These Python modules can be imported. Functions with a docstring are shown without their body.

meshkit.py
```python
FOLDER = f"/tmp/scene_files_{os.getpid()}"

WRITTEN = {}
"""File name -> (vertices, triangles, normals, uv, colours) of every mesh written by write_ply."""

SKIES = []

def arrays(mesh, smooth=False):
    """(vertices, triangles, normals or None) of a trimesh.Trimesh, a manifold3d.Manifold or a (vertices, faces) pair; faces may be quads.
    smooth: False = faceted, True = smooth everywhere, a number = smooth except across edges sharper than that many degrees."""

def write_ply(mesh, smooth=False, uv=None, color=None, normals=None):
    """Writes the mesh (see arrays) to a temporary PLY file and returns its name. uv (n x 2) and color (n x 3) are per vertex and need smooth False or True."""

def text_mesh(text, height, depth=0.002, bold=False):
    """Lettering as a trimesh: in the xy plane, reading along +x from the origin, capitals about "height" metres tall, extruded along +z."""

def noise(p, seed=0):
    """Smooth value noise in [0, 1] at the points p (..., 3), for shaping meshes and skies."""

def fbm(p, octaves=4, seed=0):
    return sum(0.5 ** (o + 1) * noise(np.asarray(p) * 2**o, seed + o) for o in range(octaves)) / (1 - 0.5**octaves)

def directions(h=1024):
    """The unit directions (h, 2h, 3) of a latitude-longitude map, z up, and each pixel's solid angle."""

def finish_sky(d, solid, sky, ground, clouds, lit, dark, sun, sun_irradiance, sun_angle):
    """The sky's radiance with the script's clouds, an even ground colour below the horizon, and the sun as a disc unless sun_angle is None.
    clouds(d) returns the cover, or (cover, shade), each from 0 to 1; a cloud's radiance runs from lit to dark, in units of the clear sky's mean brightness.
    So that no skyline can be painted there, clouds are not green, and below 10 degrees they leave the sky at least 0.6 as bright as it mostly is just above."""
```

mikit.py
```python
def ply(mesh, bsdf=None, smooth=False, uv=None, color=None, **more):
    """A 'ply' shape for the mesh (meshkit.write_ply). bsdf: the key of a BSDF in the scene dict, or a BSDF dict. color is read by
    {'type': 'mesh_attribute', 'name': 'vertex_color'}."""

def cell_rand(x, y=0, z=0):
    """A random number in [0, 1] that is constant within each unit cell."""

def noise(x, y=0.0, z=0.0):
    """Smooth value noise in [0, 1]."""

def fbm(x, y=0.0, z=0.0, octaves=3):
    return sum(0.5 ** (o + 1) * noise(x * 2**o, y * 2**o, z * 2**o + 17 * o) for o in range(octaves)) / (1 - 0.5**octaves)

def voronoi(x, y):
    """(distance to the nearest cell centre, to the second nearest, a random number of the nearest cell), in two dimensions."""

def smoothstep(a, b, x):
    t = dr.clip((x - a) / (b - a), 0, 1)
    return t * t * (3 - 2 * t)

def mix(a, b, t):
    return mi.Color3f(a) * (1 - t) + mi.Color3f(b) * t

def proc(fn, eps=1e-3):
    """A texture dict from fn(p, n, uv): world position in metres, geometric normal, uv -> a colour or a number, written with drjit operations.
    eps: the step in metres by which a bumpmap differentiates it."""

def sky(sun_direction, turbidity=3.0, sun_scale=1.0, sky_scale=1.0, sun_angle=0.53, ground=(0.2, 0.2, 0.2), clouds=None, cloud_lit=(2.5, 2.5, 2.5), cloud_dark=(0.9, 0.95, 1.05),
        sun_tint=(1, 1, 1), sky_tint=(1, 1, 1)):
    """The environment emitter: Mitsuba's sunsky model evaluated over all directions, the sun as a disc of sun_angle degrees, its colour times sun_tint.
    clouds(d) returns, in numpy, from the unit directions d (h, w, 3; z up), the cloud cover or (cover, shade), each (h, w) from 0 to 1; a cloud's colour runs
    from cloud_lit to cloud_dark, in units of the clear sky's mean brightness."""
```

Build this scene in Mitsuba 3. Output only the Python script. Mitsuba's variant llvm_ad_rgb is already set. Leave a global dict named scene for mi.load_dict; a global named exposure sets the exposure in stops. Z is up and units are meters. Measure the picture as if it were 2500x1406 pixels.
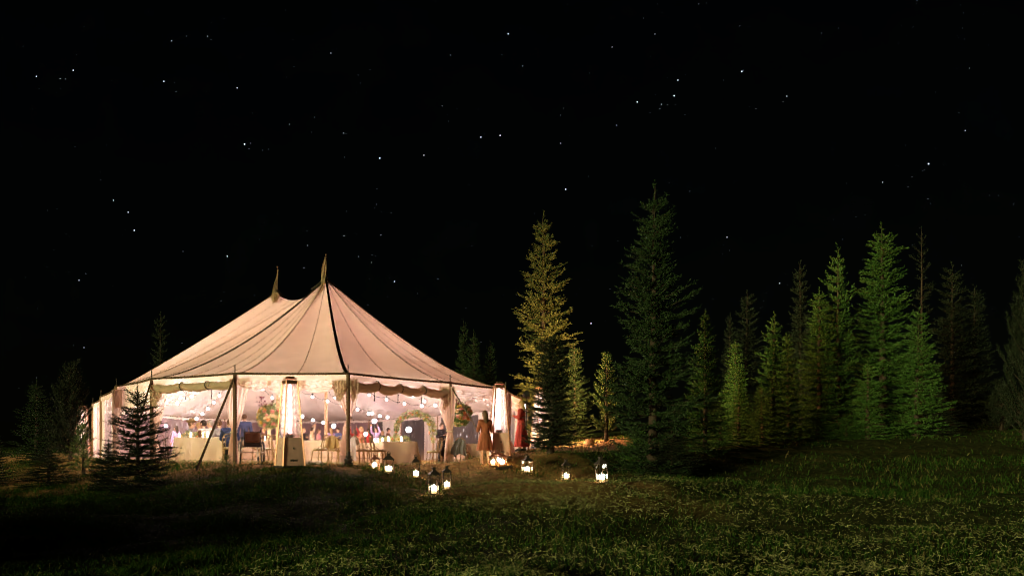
import math, random
import numpy as np, trimesh, shapely, mitsuba as mi, drjit as dr, mikit, meshkit
import manifold3d as m3
from scipy.interpolate import RBFInterpolator
T = mi.ScalarTransform4f
scene, labels = {}, {}

# ------------------------------------------------------------------ camera, sky, exposure
F, HX, HY, EYE = 2083.0, 1250.0, 1113.0, 0.32          # focal length and horizon of the 2500 px photograph
scene['camera'] = {'type': 'perspective', 'fov': math.degrees(2 * math.atan(1250 / F)), 'fov_axis': 'x',
    'to_world': T().look_at(origin=[0, 0, EYE], target=[0, 1, EYE], up=[0, 0, 1]),
    'principal_point_offset_y': -(HY - 703) / 1406.0, 'near_clip': 0.1, 'far_clip': 4000.0}
_e = math.radians(4.5); SUN = np.array([-0.64 * math.cos(_e), -0.768 * math.cos(_e), math.sin(_e)])    # the moon, low behind the camera on the left
scene['sky'] = mikit.sky(SUN.tolist(), turbidity=3, sun_scale=9.0, sky_scale=0.018, sun_angle=6.0, sun_tint=(0.46, 0.98, 3.5), sky_tint=(.8, 1.0, 1.05), ground=(0.02, 0.02, 0.02))
scene['sky']['sampling_weight'] = 22.0
exposure = 0.0

# ------------------------------------------------------------------ helpers
def W(px, py, Y):                                       # where a sight line of the photograph meets the depth Y
    return np.array([(px - HX) / F * Y, Y, EYE + (HY - py) / F * Y])

class MB:                                               # gathers vertices and triangles of ONE mesh
    def __init__(self): self.v, self.f, self.n = [], [], 0
    def add(self, v, f):
        v, f = np.asarray(v, float).reshape(-1, 3), np.asarray(f, int)
        if f.shape[1] == 4: f = np.vstack([f[:, [0, 1, 2]], f[:, [0, 2, 3]]])
        self.v.append(v); self.f.append(f + self.n); self.n += len(v); return self
    def tm(self, m): return self.add(m.vertices, m.faces)
    def box(self, c, s, rz=0.0, R=None):
        m = trimesh.creation.box(extents=s); v = np.array(m.vertices)
        if R is not None: v = v @ np.asarray(R).T
        if rz: v = v @ rotz(rz).T
        return self.add(v + np.asarray(c, float), m.faces)
    def grid(self, P, closed=False):                    # P (n, m, 3)
        n, m = P.shape[:2]
        mm = m if closed else m - 1
        i, j = np.meshgrid(np.arange(n - 1), np.arange(mm), indexing='ij')
        q = np.stack([i * m + j, i * m + (j + 1) % m, (i + 1) * m + (j + 1) % m, (i + 1) * m + j], -1).reshape(-1, 4)
        return self.add(P.reshape(-1, 3), q)
    def tube(self, pts, r, sides=8, caps=True, flat=None):
        p = np.asarray(pts, float); n = len(p)
        t = np.gradient(p, axis=0); t /= np.linalg.norm(t, axis=1, keepdims=True) + 1e-12
        ref = np.array([0, 0, 1.0]) if np.abs(t[:, 2]).mean() < .8 else np.array([1.0, 0, 0])
        a = np.cross(t, ref); a /= np.linalg.norm(a, axis=1, keepdims=True) + 1e-12
        b = np.cross(t, a); ang = np.arange(sides) * 2 * np.pi / sides
        r = np.broadcast_to(np.asarray(r, float), (n,))[:, None, None]
        fl = 1.0 if flat is None else flat
        P = p[:, None] + r * (np.cos(ang)[None, :, None] * a[:, None] + fl * np.sin(ang)[None, :, None] * b[:, None])
        self.grid(P, closed=True)
        if caps:
            for k, e in ((0, P[0]), (1, P[-1])):
                tri = [[0, i + 1, i] if k == 0 else [0, i, i + 1] for i in range(1, sides - 1)]
                self.add(e, tri)
        return self
    def lathe(self, prof, c=(0, 0, 0), seg=24, caps=True):
        prof = np.asarray(prof, float); ang = np.arange(seg) * 2 * np.pi / seg
        P = np.stack([prof[:, None, 0] * np.cos(ang), prof[:, None, 0] * np.sin(ang), np.repeat(prof[:, 1:2], seg, 1)], -1) + np.asarray(c, float)
        self.grid(P, closed=True)
        return self
    def mesh(self):
        return np.vstack(self.v), np.vstack(self.f)

def rotz(a): c, s = math.cos(a), math.sin(a); return np.array([[c, -s, 0], [s, c, 0], [0, 0, 1.0]])
def xf(loc=(0, 0, 0), rz=0.0, s=1.0, tilt=0.0, tilt_axis=(0, 1, 0)):
    t = T().translate([float(x) for x in loc]).rotate([0, 0, 1], math.degrees(rz))
    if tilt: t = t.rotate(list(tilt_axis), math.degrees(tilt))
    return t.scale(s if isinstance(s, (int, float)) else [float(x) for x in s])
def tf(mesh, loc=(0, 0, 0), rz=0.0):
    v, f = mesh; return np.asarray(v) @ rotz(rz).T + np.asarray(loc, float), f

USED = set()
def numbered(key):
    k, n = key, 0
    while k in USED: n += 1; k = f'{key}_{n:03d}'
    USED.add(k); return k
def thing(name, label=None, cat=None, group=None, kind=None):
    key = numbered(name); d = {}
    if label: d['label'] = label
    if cat: d['category'] = cat
    if group: d['group'] = group
    if kind: d['kind'] = kind
    if d: labels[key] = d
    return key
def part(root, name, mesh, mat, smooth=40, to_world=None, label=None, kind=None, emit=None, wt=1., **kw):
    key = numbered(root + '__' + name)
    m = mesh.mesh() if isinstance(mesh, MB) else mesh
    d = m if isinstance(m, dict) else mikit.ply(m, mat, smooth=smooth, **kw)
    if emit is not None: d = {**d, 'emitter': {'type': 'area', 'sampling_weight': float(wt), 'radiance': {'type': 'rgb', 'value': [float(x) for x in emit]}}}
    if to_world is not None: d = {**d, 'to_world': to_world}
    scene[key] = d
    lab = {}
    if label: lab['label'] = label
    if kind: lab['kind'] = kind
    if lab: labels[key] = lab
    return key
def whole(key, mesh, mat, smooth=40, emit=None, to_world=None, wt=.02, **kw):     # a thing that is one mesh
    m = mesh.mesh() if isinstance(mesh, MB) else mesh
    d = mikit.ply(m, mat, smooth=smooth, **kw)
    if emit is not None: d = {**d, 'emitter': {'type': 'area', 'sampling_weight': float(wt), 'radiance': {'type': 'rgb', 'value': [float(x) for x in emit]}}}
    if to_world is not None: d = {**d, 'to_world': to_world}
    scene[key] = d; return key
def copies(root, parts, M):                             # parts: list of (name, shape dict)
    for n, d in parts:
        scene[numbered(root + '__' + n)] = {**d, 'to_world': M}
def curve(pts, n=24):                                   # Catmull-Rom through points
    p = np.asarray(pts, float); k = len(p)
    q = np.vstack([2 * p[0] - p[1], p, 2 * p[-1] - p[-2]]); t = np.linspace(0, k - 1, n)
    i = np.minimum(t.astype(int), k - 2); u = (t - i)[:, None]
    a, b, c, d = q[i], q[i + 1], q[i + 2], q[i + 3]
    return .5 * (2 * b + (c - a) * u + (2 * a - 5 * b + 4 * c - d) * u ** 2 + (3 * b - a - 3 * c + d) * u ** 3)
def sst(a, b, x): t = np.clip((np.asarray(x, float) - a) / (b - a), 0, 1); return t * t * (3 - 2 * t)

# ------------------------------------------------------------------ materials
def rgb(c): return {'type': 'rgb', 'value': [float(x) for x in c]}
def mat(name, c, rough=.6, spec=.3, two=True, **kw):
    d = {'type': 'principled', 'base_color': c if isinstance(c, dict) else rgb(c), 'roughness': rough, 'specular': spec, **kw}
    scene['mat_' + name] = {'type': 'twosided', 'bsdf': d} if two else d
    return 'mat_' + name
def thin(name, refl, trans, w, rough=.8):               # cloth that scatters light through: share w goes through
    scene['mat_' + name] = {'type': 'blendbsdf', 'weight': float(w),
        'a': {'type': 'twosided', 'bsdf': {'type': 'diffuse', 'reflectance': refl if isinstance(refl, dict) else rgb(refl)}},
        'b': {'type': 'principledthin', 'base_color': rgb(trans), 'roughness': rough, 'diff_trans': 2.0, 'spec_trans': 0.0}}
    return 'mat_' + name
def canvas_tex(p, n, uv):
    k = mikit.fbm(p.x * 1.3, p.y * 1.3, p.z * 1.3, octaves=4) * .26 + mikit.noise(p.x * 60, p.y * 60, p.z * 60) * .05
    return mi.Color3f(.88, .82, .78) * (.83 + k)
thin('canvas', mikit.proc(canvas_tex), (.93, .70, .585), .37)
thin('sheer', (.84, .72, .66), (.92, .76, .68), .5)
thin('drape', (.82, .77, .72), (.9, .8, .74), .4)
thin('mauve', (.24, .17, .18), (.5, .4, .45), .2)  # violet light and reflections on the far walls, put into the cloth colour
thin('olive_canvas', (.56, .45, .34), (.75, .56, .42), .24)
thin('pennant', (.46, .36, .22), (.62, .46, .28), .4)
thin('vinyl_white', (.5, .48, .5), (.8, .76, .8), .6)
thin('linen', (.76, .61, .47), (.8, .66, .5), .12)
mat('webbing', (.035, .03, .022), .7)
mat('seam', (.26, .18, .12), .8)
mat('rope', (.09, .06, .04), .8)
mat('cord', (.3, .24, .18), .7)
def wood_tex(c, s):
    c = mi.Color3f(*c)
    def fn(p, n, uv):
        g = mikit.fbm(p.x * 30 * s, p.y * 30 * s, p.z * 2.2 * s, octaves=3)
        return c * (.6 + .8 * g)
    return mikit.proc(fn)
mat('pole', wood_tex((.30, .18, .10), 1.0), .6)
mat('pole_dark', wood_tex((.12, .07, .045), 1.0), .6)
mat('mast', wood_tex((.52, .34, .20), 1.0), .55)
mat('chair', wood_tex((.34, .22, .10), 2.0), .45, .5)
mat('chair_dark', wood_tex((.10, .05, .03), 2.0), .4, .5)  # shade of the backlit left chairs put into the wood colour
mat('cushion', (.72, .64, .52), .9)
mat('cushion_dark', (.03, .025, .025), .9)  # wheelchair seat, and the shaded pads of the backlit chairs
mat('black', (.02, .02, .02), .45, .5)
mat('iron', (.05, .042, .04), .4, .5)
mat('rubber', (.02, .02, .022), .7)
scene['mat_steel'] = {'type': 'roughconductor', 'material': 'Cr', 'alpha': .16}
scene['mat_steel_rough'] = {'type': 'roughconductor', 'material': 'Al', 'alpha': .3}
mat('panel', (.9, .58, .53), .28, .6, metallic=.05)  # pink reflections of the mirror-like steel painted in as base colour
for k_ in ('steel', 'steel_rough'): scene['mat_' + k_] = {'type': 'twosided', 'bsdf': scene['mat_' + k_]}
mat('copper', (.36, .17, .11), .35, .5, metallic=.7)
scene['mat_glass'] = {'type': 'thindielectric'}
scene['mat_vinyl'] = {'type': 'blendbsdf', 'weight': .26, 'a': {'type': 'thindielectric'}, 'b': {'type': 'ref', 'id': 'mat_vinyl_white'}}
mat('glow', (.8, .75, .65), .6)
mat('soil', (.03, .025, .015), .9)
mat('wax', (.85, .8, .68), .5)
mat('ceramic', (.8, .77, .72), .3, .5)
mat('skin', (.55, .33, .24), .5, .4)
mat('skin_tan', (.40, .23, .15), .5, .4)
mat('hair_dark', (.03, .02, .014), .6)
mat('hair_brown', (.10, .055, .03), .6)
mat('hair_blond', (.38, .25, .12), .6)
mat('hair_grey', (.3, .28, .26), .6)
def cloth(name, c): return mat(name, c, .9, .1, sheen=.4)
for n_, c_ in dict(red=(.42, .06, .05), rust=(.36, .12, .07), black=(.02, .018, .02), navy=(.03, .04, .10), blue=(.07, .09, .2), grey=(.2, .2, .21), white=(.75, .72, .7), lilac=(.42, .3, .5),
                   tan=(.36, .25, .12), brown=(.12, .06, .04), felt=(.24, .17, .09), rose=(.6, .3, .3), denim=(.09, .11, .17), green=(.08, .13, .08), cream=(.72, .64, .52), sand=(.45, .36, .25)).items():
    cloth('cloth_' + n_, c_)
for n_, c_ in dict(peach=(.8, .42, .2), cream=(.82, .7, .48), pink=(.75, .4, .36), yellow=(.72, .55, .14), burgundy=(.16, .02, .03)).items(): mat('petal_' + n_, c_, .7)
scene['mat_leaf'] = {'type': 'principledthin', 'base_color': rgb((.18, .26, .08)), 'roughness': .5, 'diff_trans': .7}
scene['mat_leaf_pale'] = {'type': 'principledthin', 'base_color': rgb((.36, .42, .2)), 'roughness': .5, 'diff_trans': .7}
def needle_tex(c, d):
    c, d = mi.Color3f(*c), mi.Color3f(*d)
    def fn(p, n, uv):
        return mikit.mix(c, d, mikit.smoothstep(.3, .7, mikit.fbm(p.x * 5, p.y * 5, p.z * 5, octaves=3)))
    return mikit.proc(fn)
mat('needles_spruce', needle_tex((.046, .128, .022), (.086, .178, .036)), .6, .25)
mat('needles_fir', needle_tex((.014, .034, .011), (.028, .060, .018)), .6, .25)  # darkened spruce needles: the shaded crowns are painted in
mat('needles_gold', needle_tex((.06, .085, .024), (.095, .12, .036)), .6, .25)  # spruce needles warmed, part of the golden lamp light is in the colour
mat('needles_dim', needle_tex((.016, .026, .014), (.03, .045, .022)), .6, .2)  # light falloff on the faint trees put into the needle colour
mat('needles_black', needle_tex((.012, .02, .010), (.02, .03, .014)), .6, .2)  # silhouettes and unlit pines: missing light put into the needle colour
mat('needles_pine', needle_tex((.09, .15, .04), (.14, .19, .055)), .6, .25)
mat('bark', wood_tex((.05, .036, .026), .6), .9)
# ------------------------------------------------------------------ tent plan: eave corners (x, y, place along the ridge from 0 to 1)
ZE = 2.73
CORNERS = [('G', -11.3, 26.7, 0), ('A', -8.13, 25.0, 0), ('B', -4.8, 25.0, 0), ('C', -2.03, 28.2, 0), ('D', -.19, 30.8, 0), ('E', .4, 36.0, 0), ('F', .8, 41.0, 0), ('K', -1.3, 45.8, 0),
           ('L', -4.4, 51.0, .5), ('M', -7.1, 54.9, 1), ('N', -9.6, 57.4, 1), ('O', -12.7, 59.0, 1), ('P', -16.0, 59.0, 1), ('Q', -18.8, 55.8, 1), ('R', -20.6, 53.0, 1), ('S', -21.3, 48.0, 1), ('U', -21.4, 43.5, 1), ('J', -19.5, 39.6, 1), ('I', -16.8, 34.8, 1), ('H', -13.7, 29.5, .5)]
CN = [c[0] for c in CORNERS]; CXY = np.array([c[1:3] for c in CORNERS]); CR = np.array([c[3] for c in CORNERS]); NC = len(CORNERS); CE = np.array([{'H': 1.22, 'I': 1.08, 'J': 1.08, 'U': 1.1, 'S': 1.1}.get(c, 1.36) for c in CN])
P1, P2 = np.array([-8.72, 40.0, 8.6]), np.array([-12.1, 44.0, 8.75])
TENT = shapely.Polygon(CXY); shapely.prepare(TENT)

# ------------------------------------------------------------------ ground heights
_cp = []
for px, py, Y in [(0, 1406, 10.5), (625, 1406, 10.2), (1250, 1406, 10), (1900, 1406, 10.5), (2500, 1406, 11), (1059, 1209, 18.9), (1091, 1191, 21.5), (1015, 1166, 23.1), (1470, 1186, 18.7), (1382, 1166, 25), (949, 1158, 24), (1287, 1151, 26),
                  (708, 1141, 22.5), (850, 1143, 24), (560, 1141, 23.6), (440, 1141, 24.5), (335, 1192, 21), (0, 1255, 17), (300, 1240, 18), (600, 1215, 19), (800, 1240, 18), (700, 1170, 20.8), (87, 1125, 30), (175, 1125, 28), (100, 1180, 24), (1500, 1080, 31), (1420, 1100, 30.5), (1350, 1112, 27.5), (1600, 1165, 24), (1720, 1150, 26),
                  (1890, 1085, 34), (2048, 1065, 38), (2158, 1062, 39), (2300, 1045, 50), (2480, 1022, 55), (2000, 1150, 27), (2400, 1165, 25), (2000, 1260, 17), (2450, 1255, 17), (1600, 1270, 16), (1330, 1085, 36), (1200, 1142, 26)]:
    p = W(px, py, Y); _cp.append(p)
_cp += [(0, 0, -1.28), (-8, 0, -1.2), (8, 0, -1.3), (0, -12, -1.2), (-16, 10, -.7), (18, 10, -1.2), (20, -8, -1.2), (-18, -8, -.8), (-30, 45, .5), (-25, 65, .6), (0, 65, .8), (14, 60, 2.4), (40, 60, 4.5), (60, 20, 1.5), (-60, 30, 1.5), (0, 140, 3), (-120, 140, 2), (120, 140, 9), (120, 0, 3), (-120, 0, 3), (0, -60, 0)]
_cp = np.array(_cp)
_rbf = RBFInterpolator(_cp[:, :2], _cp[:, 2], kernel='thin_plate_spline', smoothing=.02)
SX, SN = SUN[:2] / np.linalg.norm(SUN[:2]), np.array([-.768, .64])
def floor_z(x): return np.clip(-(np.asarray(x) + 3.2) * .016, -.03, .11)
def gz(x, y, bumps=True):
    x, y = np.atleast_1d(np.asarray(x, float)), np.atleast_1d(np.asarray(y, float)); sh = x.shape
    x, y = x.ravel(), y.ravel()
    z = np.empty(len(x)); q = np.stack([np.clip(x, -118, 118), np.clip(y, -58, 138)], 1)
    for i in range(0, len(x), 40000): z[i:i + 40000] = _rbf(q[i:i + 40000])
    d = shapely.distance(TENT, shapely.points(x, y)); w = sst(0, 1.3, d)
    if bumps:
        p = np.stack([x, y, 0 * x], -1)
        z = z + w * sst(200, 60, np.hypot(x, y)) * ((meshkit.fbm(p * .55, 3, 1) - .5) * .30 + (meshkit.fbm(p * 2.1, 3, 5) - .5) * .09)
    z = z * w + floor_z(x) * (1 - w)
    o, l = x * SN[0] + y * SN[1], x * SX[0] + y * SX[1]          # unseen ridge behind the camera, added to shade the left foreground
    z = z + (1.7 + 2.9 * meshkit.fbm(np.stack([x * .22, y * .22, 0 * x + 5], -1), 3, 13)) * sst(8.4, 13.0, o + .8 * (meshkit.noise(np.stack([x * .4, y * .4, 0 * x], -1), 3) - .5)) * sst(62, 40, o) * (1 - .32 * sst(15, 30, o)) * np.exp(-((l - 27) / 9) ** 2) * sst(5, 14, l)
    return z.reshape(sh)
def g1(x, y): return float(gz(x, y)[0])

def axis(a, b, fine, n, far):                          # cell borders: fine in [a, b], growing outwards
    out = list(np.arange(a, b + 1e-6, fine)); s = fine
    while out[-1] < far: s *= 1.16; out.append(out[-1] + s)
    s = fine
    while out[0] > -far: s *= 1.16; out.insert(0, out[0] - s)
    return np.array(out)
gx, gy = axis(-16, 26, .14, 0, 900), axis(8, 44, .14, 0, 900)
X, Yg = np.meshgrid(gx, gy, indexing='ij')
Z = gz(X, Yg)
def ground_tex(p, n, uv):
    x, y = p.x, p.y
    f1, f2, f3 = mikit.fbm(x * .8, y * .8, octaves=3), mikit.fbm(x * 9, y * 9, p.z * 3, octaves=3), mikit.noise(x * 45, y * 45)
    grass = mikit.mix((.010, .014, .005), (.028, .032, .011), mikit.smoothstep(.3, .7, f2))
    straw = mikit.mix((.22, .115, .04), (.46, .28, .12), mikit.smoothstep(.25, .75, f2 * .6 + f3 * .4))
    chips = mikit.mix((.22, .12, .065), (.44, .28, .17), mikit.smoothstep(.25, .75, f2 * .5 + f3 * .5))
    # straw lies under the tent and along its open front, wood chips on the bank right of it
    a = dr.square((x + 8.5) / 13.5) + dr.square((y - 43) / 20.8)
    tent = mikit.smoothstep(1.16, .9, a + (f1 - .5) * .5)  # straw edge widened so its colour carries the warm light spill
    path = mikit.smoothstep(1.5, .6, dr.abs(x - .2 + (y - 20) * .22) / 2.6 + (f1 - .5) * 1.3) * mikit.smoothstep(15, 22, y) * mikit.smoothstep(29, 27, y) * .8  # real straw path, strengthened to paint in warm spill before the tent
    bank = mikit.smoothstep(1.1, .7, dr.square((x - 2.5) / 1.9) + dr.square((y - 30.8) / 2.6) + (f1 - .5) * .8)
    c = mikit.mix(grass, straw, dr.maximum(tent, path))
    return mikit.mix(c, chips, bank)
mat('ground', mikit.proc(ground_tex), .95, .1)
b = MB().grid(np.stack([X, Yg, Z], -1)); v, f = b.mesh()
k = thing('ground', 'uneven grassy ground of the clearing, straw covered around the tent', 'ground', kind='structure')
whole(k, (v, f[:, ::-1] if np.cross(v[f[0, 1]] - v[f[0, 0]], v[f[0, 2]] - v[f[0, 0]])[2] < 0 else f), 'mat_ground', smooth=True)
# ------------------------------------------------------------------ the tent
tent = thing('pole_tent', 'glowing cream sailcloth tent with two peaks, pennants and open rolled-up sides', 'tent')
def ridge(r):
    r = np.asarray(r, float)[..., None]
    p = P1 * (1 - r) + P2 * r
    p[..., 2] -= .62 * 4 * (r * (1 - r))[..., 0]
    return p
def eave(e, u):                                         # point of edge e (corner e to the next) at fraction u, slightly pulled in between poles
    e = np.asarray(e, int) % NC; u = np.asarray(u, float)
    a, b = CXY[e], CXY[(e + 1) % NC]
    p = a + (b - a) * u[..., None]
    d = b - a; nrm = np.stack([-d[..., 1], d[..., 0]], -1); nrm /= np.linalg.norm(nrm, axis=-1, keepdims=True)
    return p + nrm * (.13 * np.sin(np.pi * u))[..., None]
def roof(e, u, s):
    e, u, s = np.broadcast_arrays(np.asarray(e, int) % NC, np.asarray(u, float), np.asarray(s, float))
    r = CR[e] * (1 - u) + CR[(e + 1) % NC] * u
    ap, bp = ridge(r), eave(e, u)
    xy = ap[..., :2] + (bp - ap[..., :2]) * s[..., None]
    g = np.clip(1 - s, 0, 1) ** (CE[e] * (1 - u) + CE[(e + 1) % NC] * u)
    z = ZE + (ap[..., 2] - ZE) * g - .10 * np.sin(np.pi * u) * 4 * s * (1 - s)
    return np.concatenate([xy, z[..., None]], -1)
def roof_n(e, u, s, h=.01):
    s = np.clip(s, .02, 1 - 2 * h)
    a = roof(e, u, s + h) - roof(e, u, s - h)
    uc = np.clip(u, h, 1 - h); t = roof(e, uc + h, s) - roof(e, uc - h, s)
    n = np.cross(t, a); n /= np.linalg.norm(n, axis=-1, keepdims=True) + 1e-9
    return np.where(n[..., 2:] < 0, -n, n)
M_ = 10
E = np.repeat(np.arange(NC), M_); U = np.tile(np.arange(M_) / M_, NC)
S = np.concatenate([[0.012], np.linspace(.035, 1, 44)])
R = roof(E[None], U[None], S[:, None])
part(tent, 'roof', MB().grid(R, closed=True), 'mat_canvas', smooth=True)
def ribbon(pts, nrm, w, th, lift):
    t = np.gradient(pts, axis=0); t /= np.linalg.norm(t, axis=1, keepdims=True)
    s = np.cross(t, nrm); s /= np.linalg.norm(s, axis=1, keepdims=True) + 1e-9
    w = np.broadcast_to(w, (len(pts),))[:, None]; o = pts + nrm * lift
    P = np.stack([o - s * w / 2, o - s * w / 2 + nrm * th, o + s * w / 2 + nrm * th, o + s * w / 2], 1)
    return MB().grid(P, closed=True)
ss = np.linspace(.02, .995, 40)
for e, c in enumerate(CN):                              # dark straps run to the poles
    wide = .125 if c == 'B' else .085 if c in 'GCJNUQ' else .03
    part(tent, 'strap' if wide > .05 else 'seam', ribbon(roof(e, 0.0, ss), roof_n(e, 0.0, ss), wide, .012, .006), 'mat_webbing' if wide > .05 else 'mat_seam', smooth=False)
for c, us in dict(G=(.27, .52, .76), A=(.52,), B=(.5,), C=(.36, .7), D=(.5,), H=(.33, .66), I=(.33, .66), J=(.5,), E=(.5,), F=(.5,), K=(.5,), L=(.5,), N=(.5,), P=(.5,), R=(.5,)).items():
    for u in us: part(tent, 'seam', ribbon(roof(CN.index(c), u, ss), roof_n(CN.index(c), u, ss), .018, .008, .004), 'mat_seam', smooth=False)
# the ridge's dark edge, peak caps, spires and pennants
for i, (P, zt) in enumerate(((P1, 9.73), (P2, 10.05))):
    caps = MB(); ang = np.linspace(0, 2 * np.pi, 33)[:-1]; rim = .62 + .10 * np.sin(ang * 8)
    prof = [(.05, .52), (.09, .40), (1, 0)]
    ring = lambda k, z: np.stack([P[0] + rim * k * np.cos(ang), P[1] + rim * k * np.sin(ang), np.full(32, P[2] + z)], -1)
    caps.grid(np.stack([ring(.08, .12), ring(.22, -.02), ring(.6, -.27), ring(1, -.50)]), closed=True)
    part(tent, 'peak_cap', caps, 'mat_webbing', smooth=True)
    part(tent, 'spire', MB().tube([[P[0], P[1], P[2] - .3], [P[0], P[1], zt]], [.035, .02], 8).tm(trimesh.creation.icosphere(2, .045).apply_translation([P[0], P[1], zt])), 'mat_pole_dark')
    m = MB(); base = floor_z(P[0])
    part(tent, 'mast', m.tube([[P[0], P[1], base], [P[0], P[1], 3], [P[0], P[1], P[2] - .1]], [.075, .075, .06], 14), 'mat_mast')
def pennant(path, wid, seed):
    n = len(path); q = np.linspace(0, 1, n); rs = np.random.default_rng(seed)
    t = np.gradient(path, axis=0); t /= np.linalg.norm(t, axis=1, keepdims=True)
    side = np.cross(t, np.array([.25, 1, .05])); side /= np.linalg.norm(side, axis=1, keepdims=True)
    v = np.linspace(-.5, .5, 7); P = path[:, None] + side[:, None] * (wid[:, None] * v)[..., None]
    P[..., 1] += .07 * np.sin(v[None] * 11 + q[:, None] * 9 + rs.random() * 6) * np.minimum(1, wid[:, None] / .3)
    return MB().grid(P)
def wp(l, Y): return np.array([W(a, b, Y + d) for a, b, d in l])
p1 = curve(wp([(794, 628, -.05), (792, 650, -.1), (789, 680, -.3), (785, 705, -1.2), (772, 730, -2.4), (757, 746, -3.2), (738, 762, -3.9)], 40.0), 30)
part(tent, 'pennant', pennant(p1, np.interp(np.linspace(0, 1, 30), [0, .2, .5, .75, .93, 1], [.04, .24, .27, .22, .12, .03]), 1), 'mat_pennant', smooth=True)
p2 = curve(wp([(679, 658, -.05), (675, 685, -.1), (669, 712, -.4), (666, 727, -1.2), (671, 733, -1.5), (677, 722, -1.3), (672, 719, -1.2), (671, 735, -1.6), (664, 742, -1.8)], 44.0), 44)
part(tent, 'pennant', pennant(p2, np.interp(np.linspace(0, 1, 44), [0, .2, .45, .8, 1], [.03, .2, .26, .2, .03]), 2), 'mat_pennant', smooth=True)
# hem rope, valance
ee = eave(E, U); ring = np.concatenate([ee, np.full((len(ee), 1), ZE)], 1); ring = np.vstack([ring, ring[:2]])
part(tent, 'hem', MB().tube(ring, .032, 6, caps=False), 'mat_rope', smooth=True)
def strip(e0, e1, z_of, depth=None, mat_='mat_canvas', name='valance', n=40, u0=0.0, u1=1.0, smooth=True):
    u = np.linspace(u0, u1, n); p = eave(np.full(n, e0), u)
    rows = z_of(u)                                      # list of (inward offset, z) rows
    d = CXY[(e0 + 1) % NC] - CXY[e0]; nrm = np.array([-d[1], d[0]]) / np.linalg.norm(d)
    P = np.stack([np.concatenate([p + nrm * np.broadcast_to(o, (n,))[:, None], np.broadcast_to(z, (n,))[:, None]], 1) for o, z in rows])
    return part(tent, name, MB().grid(P), mat_, smooth=smooth)
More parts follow.
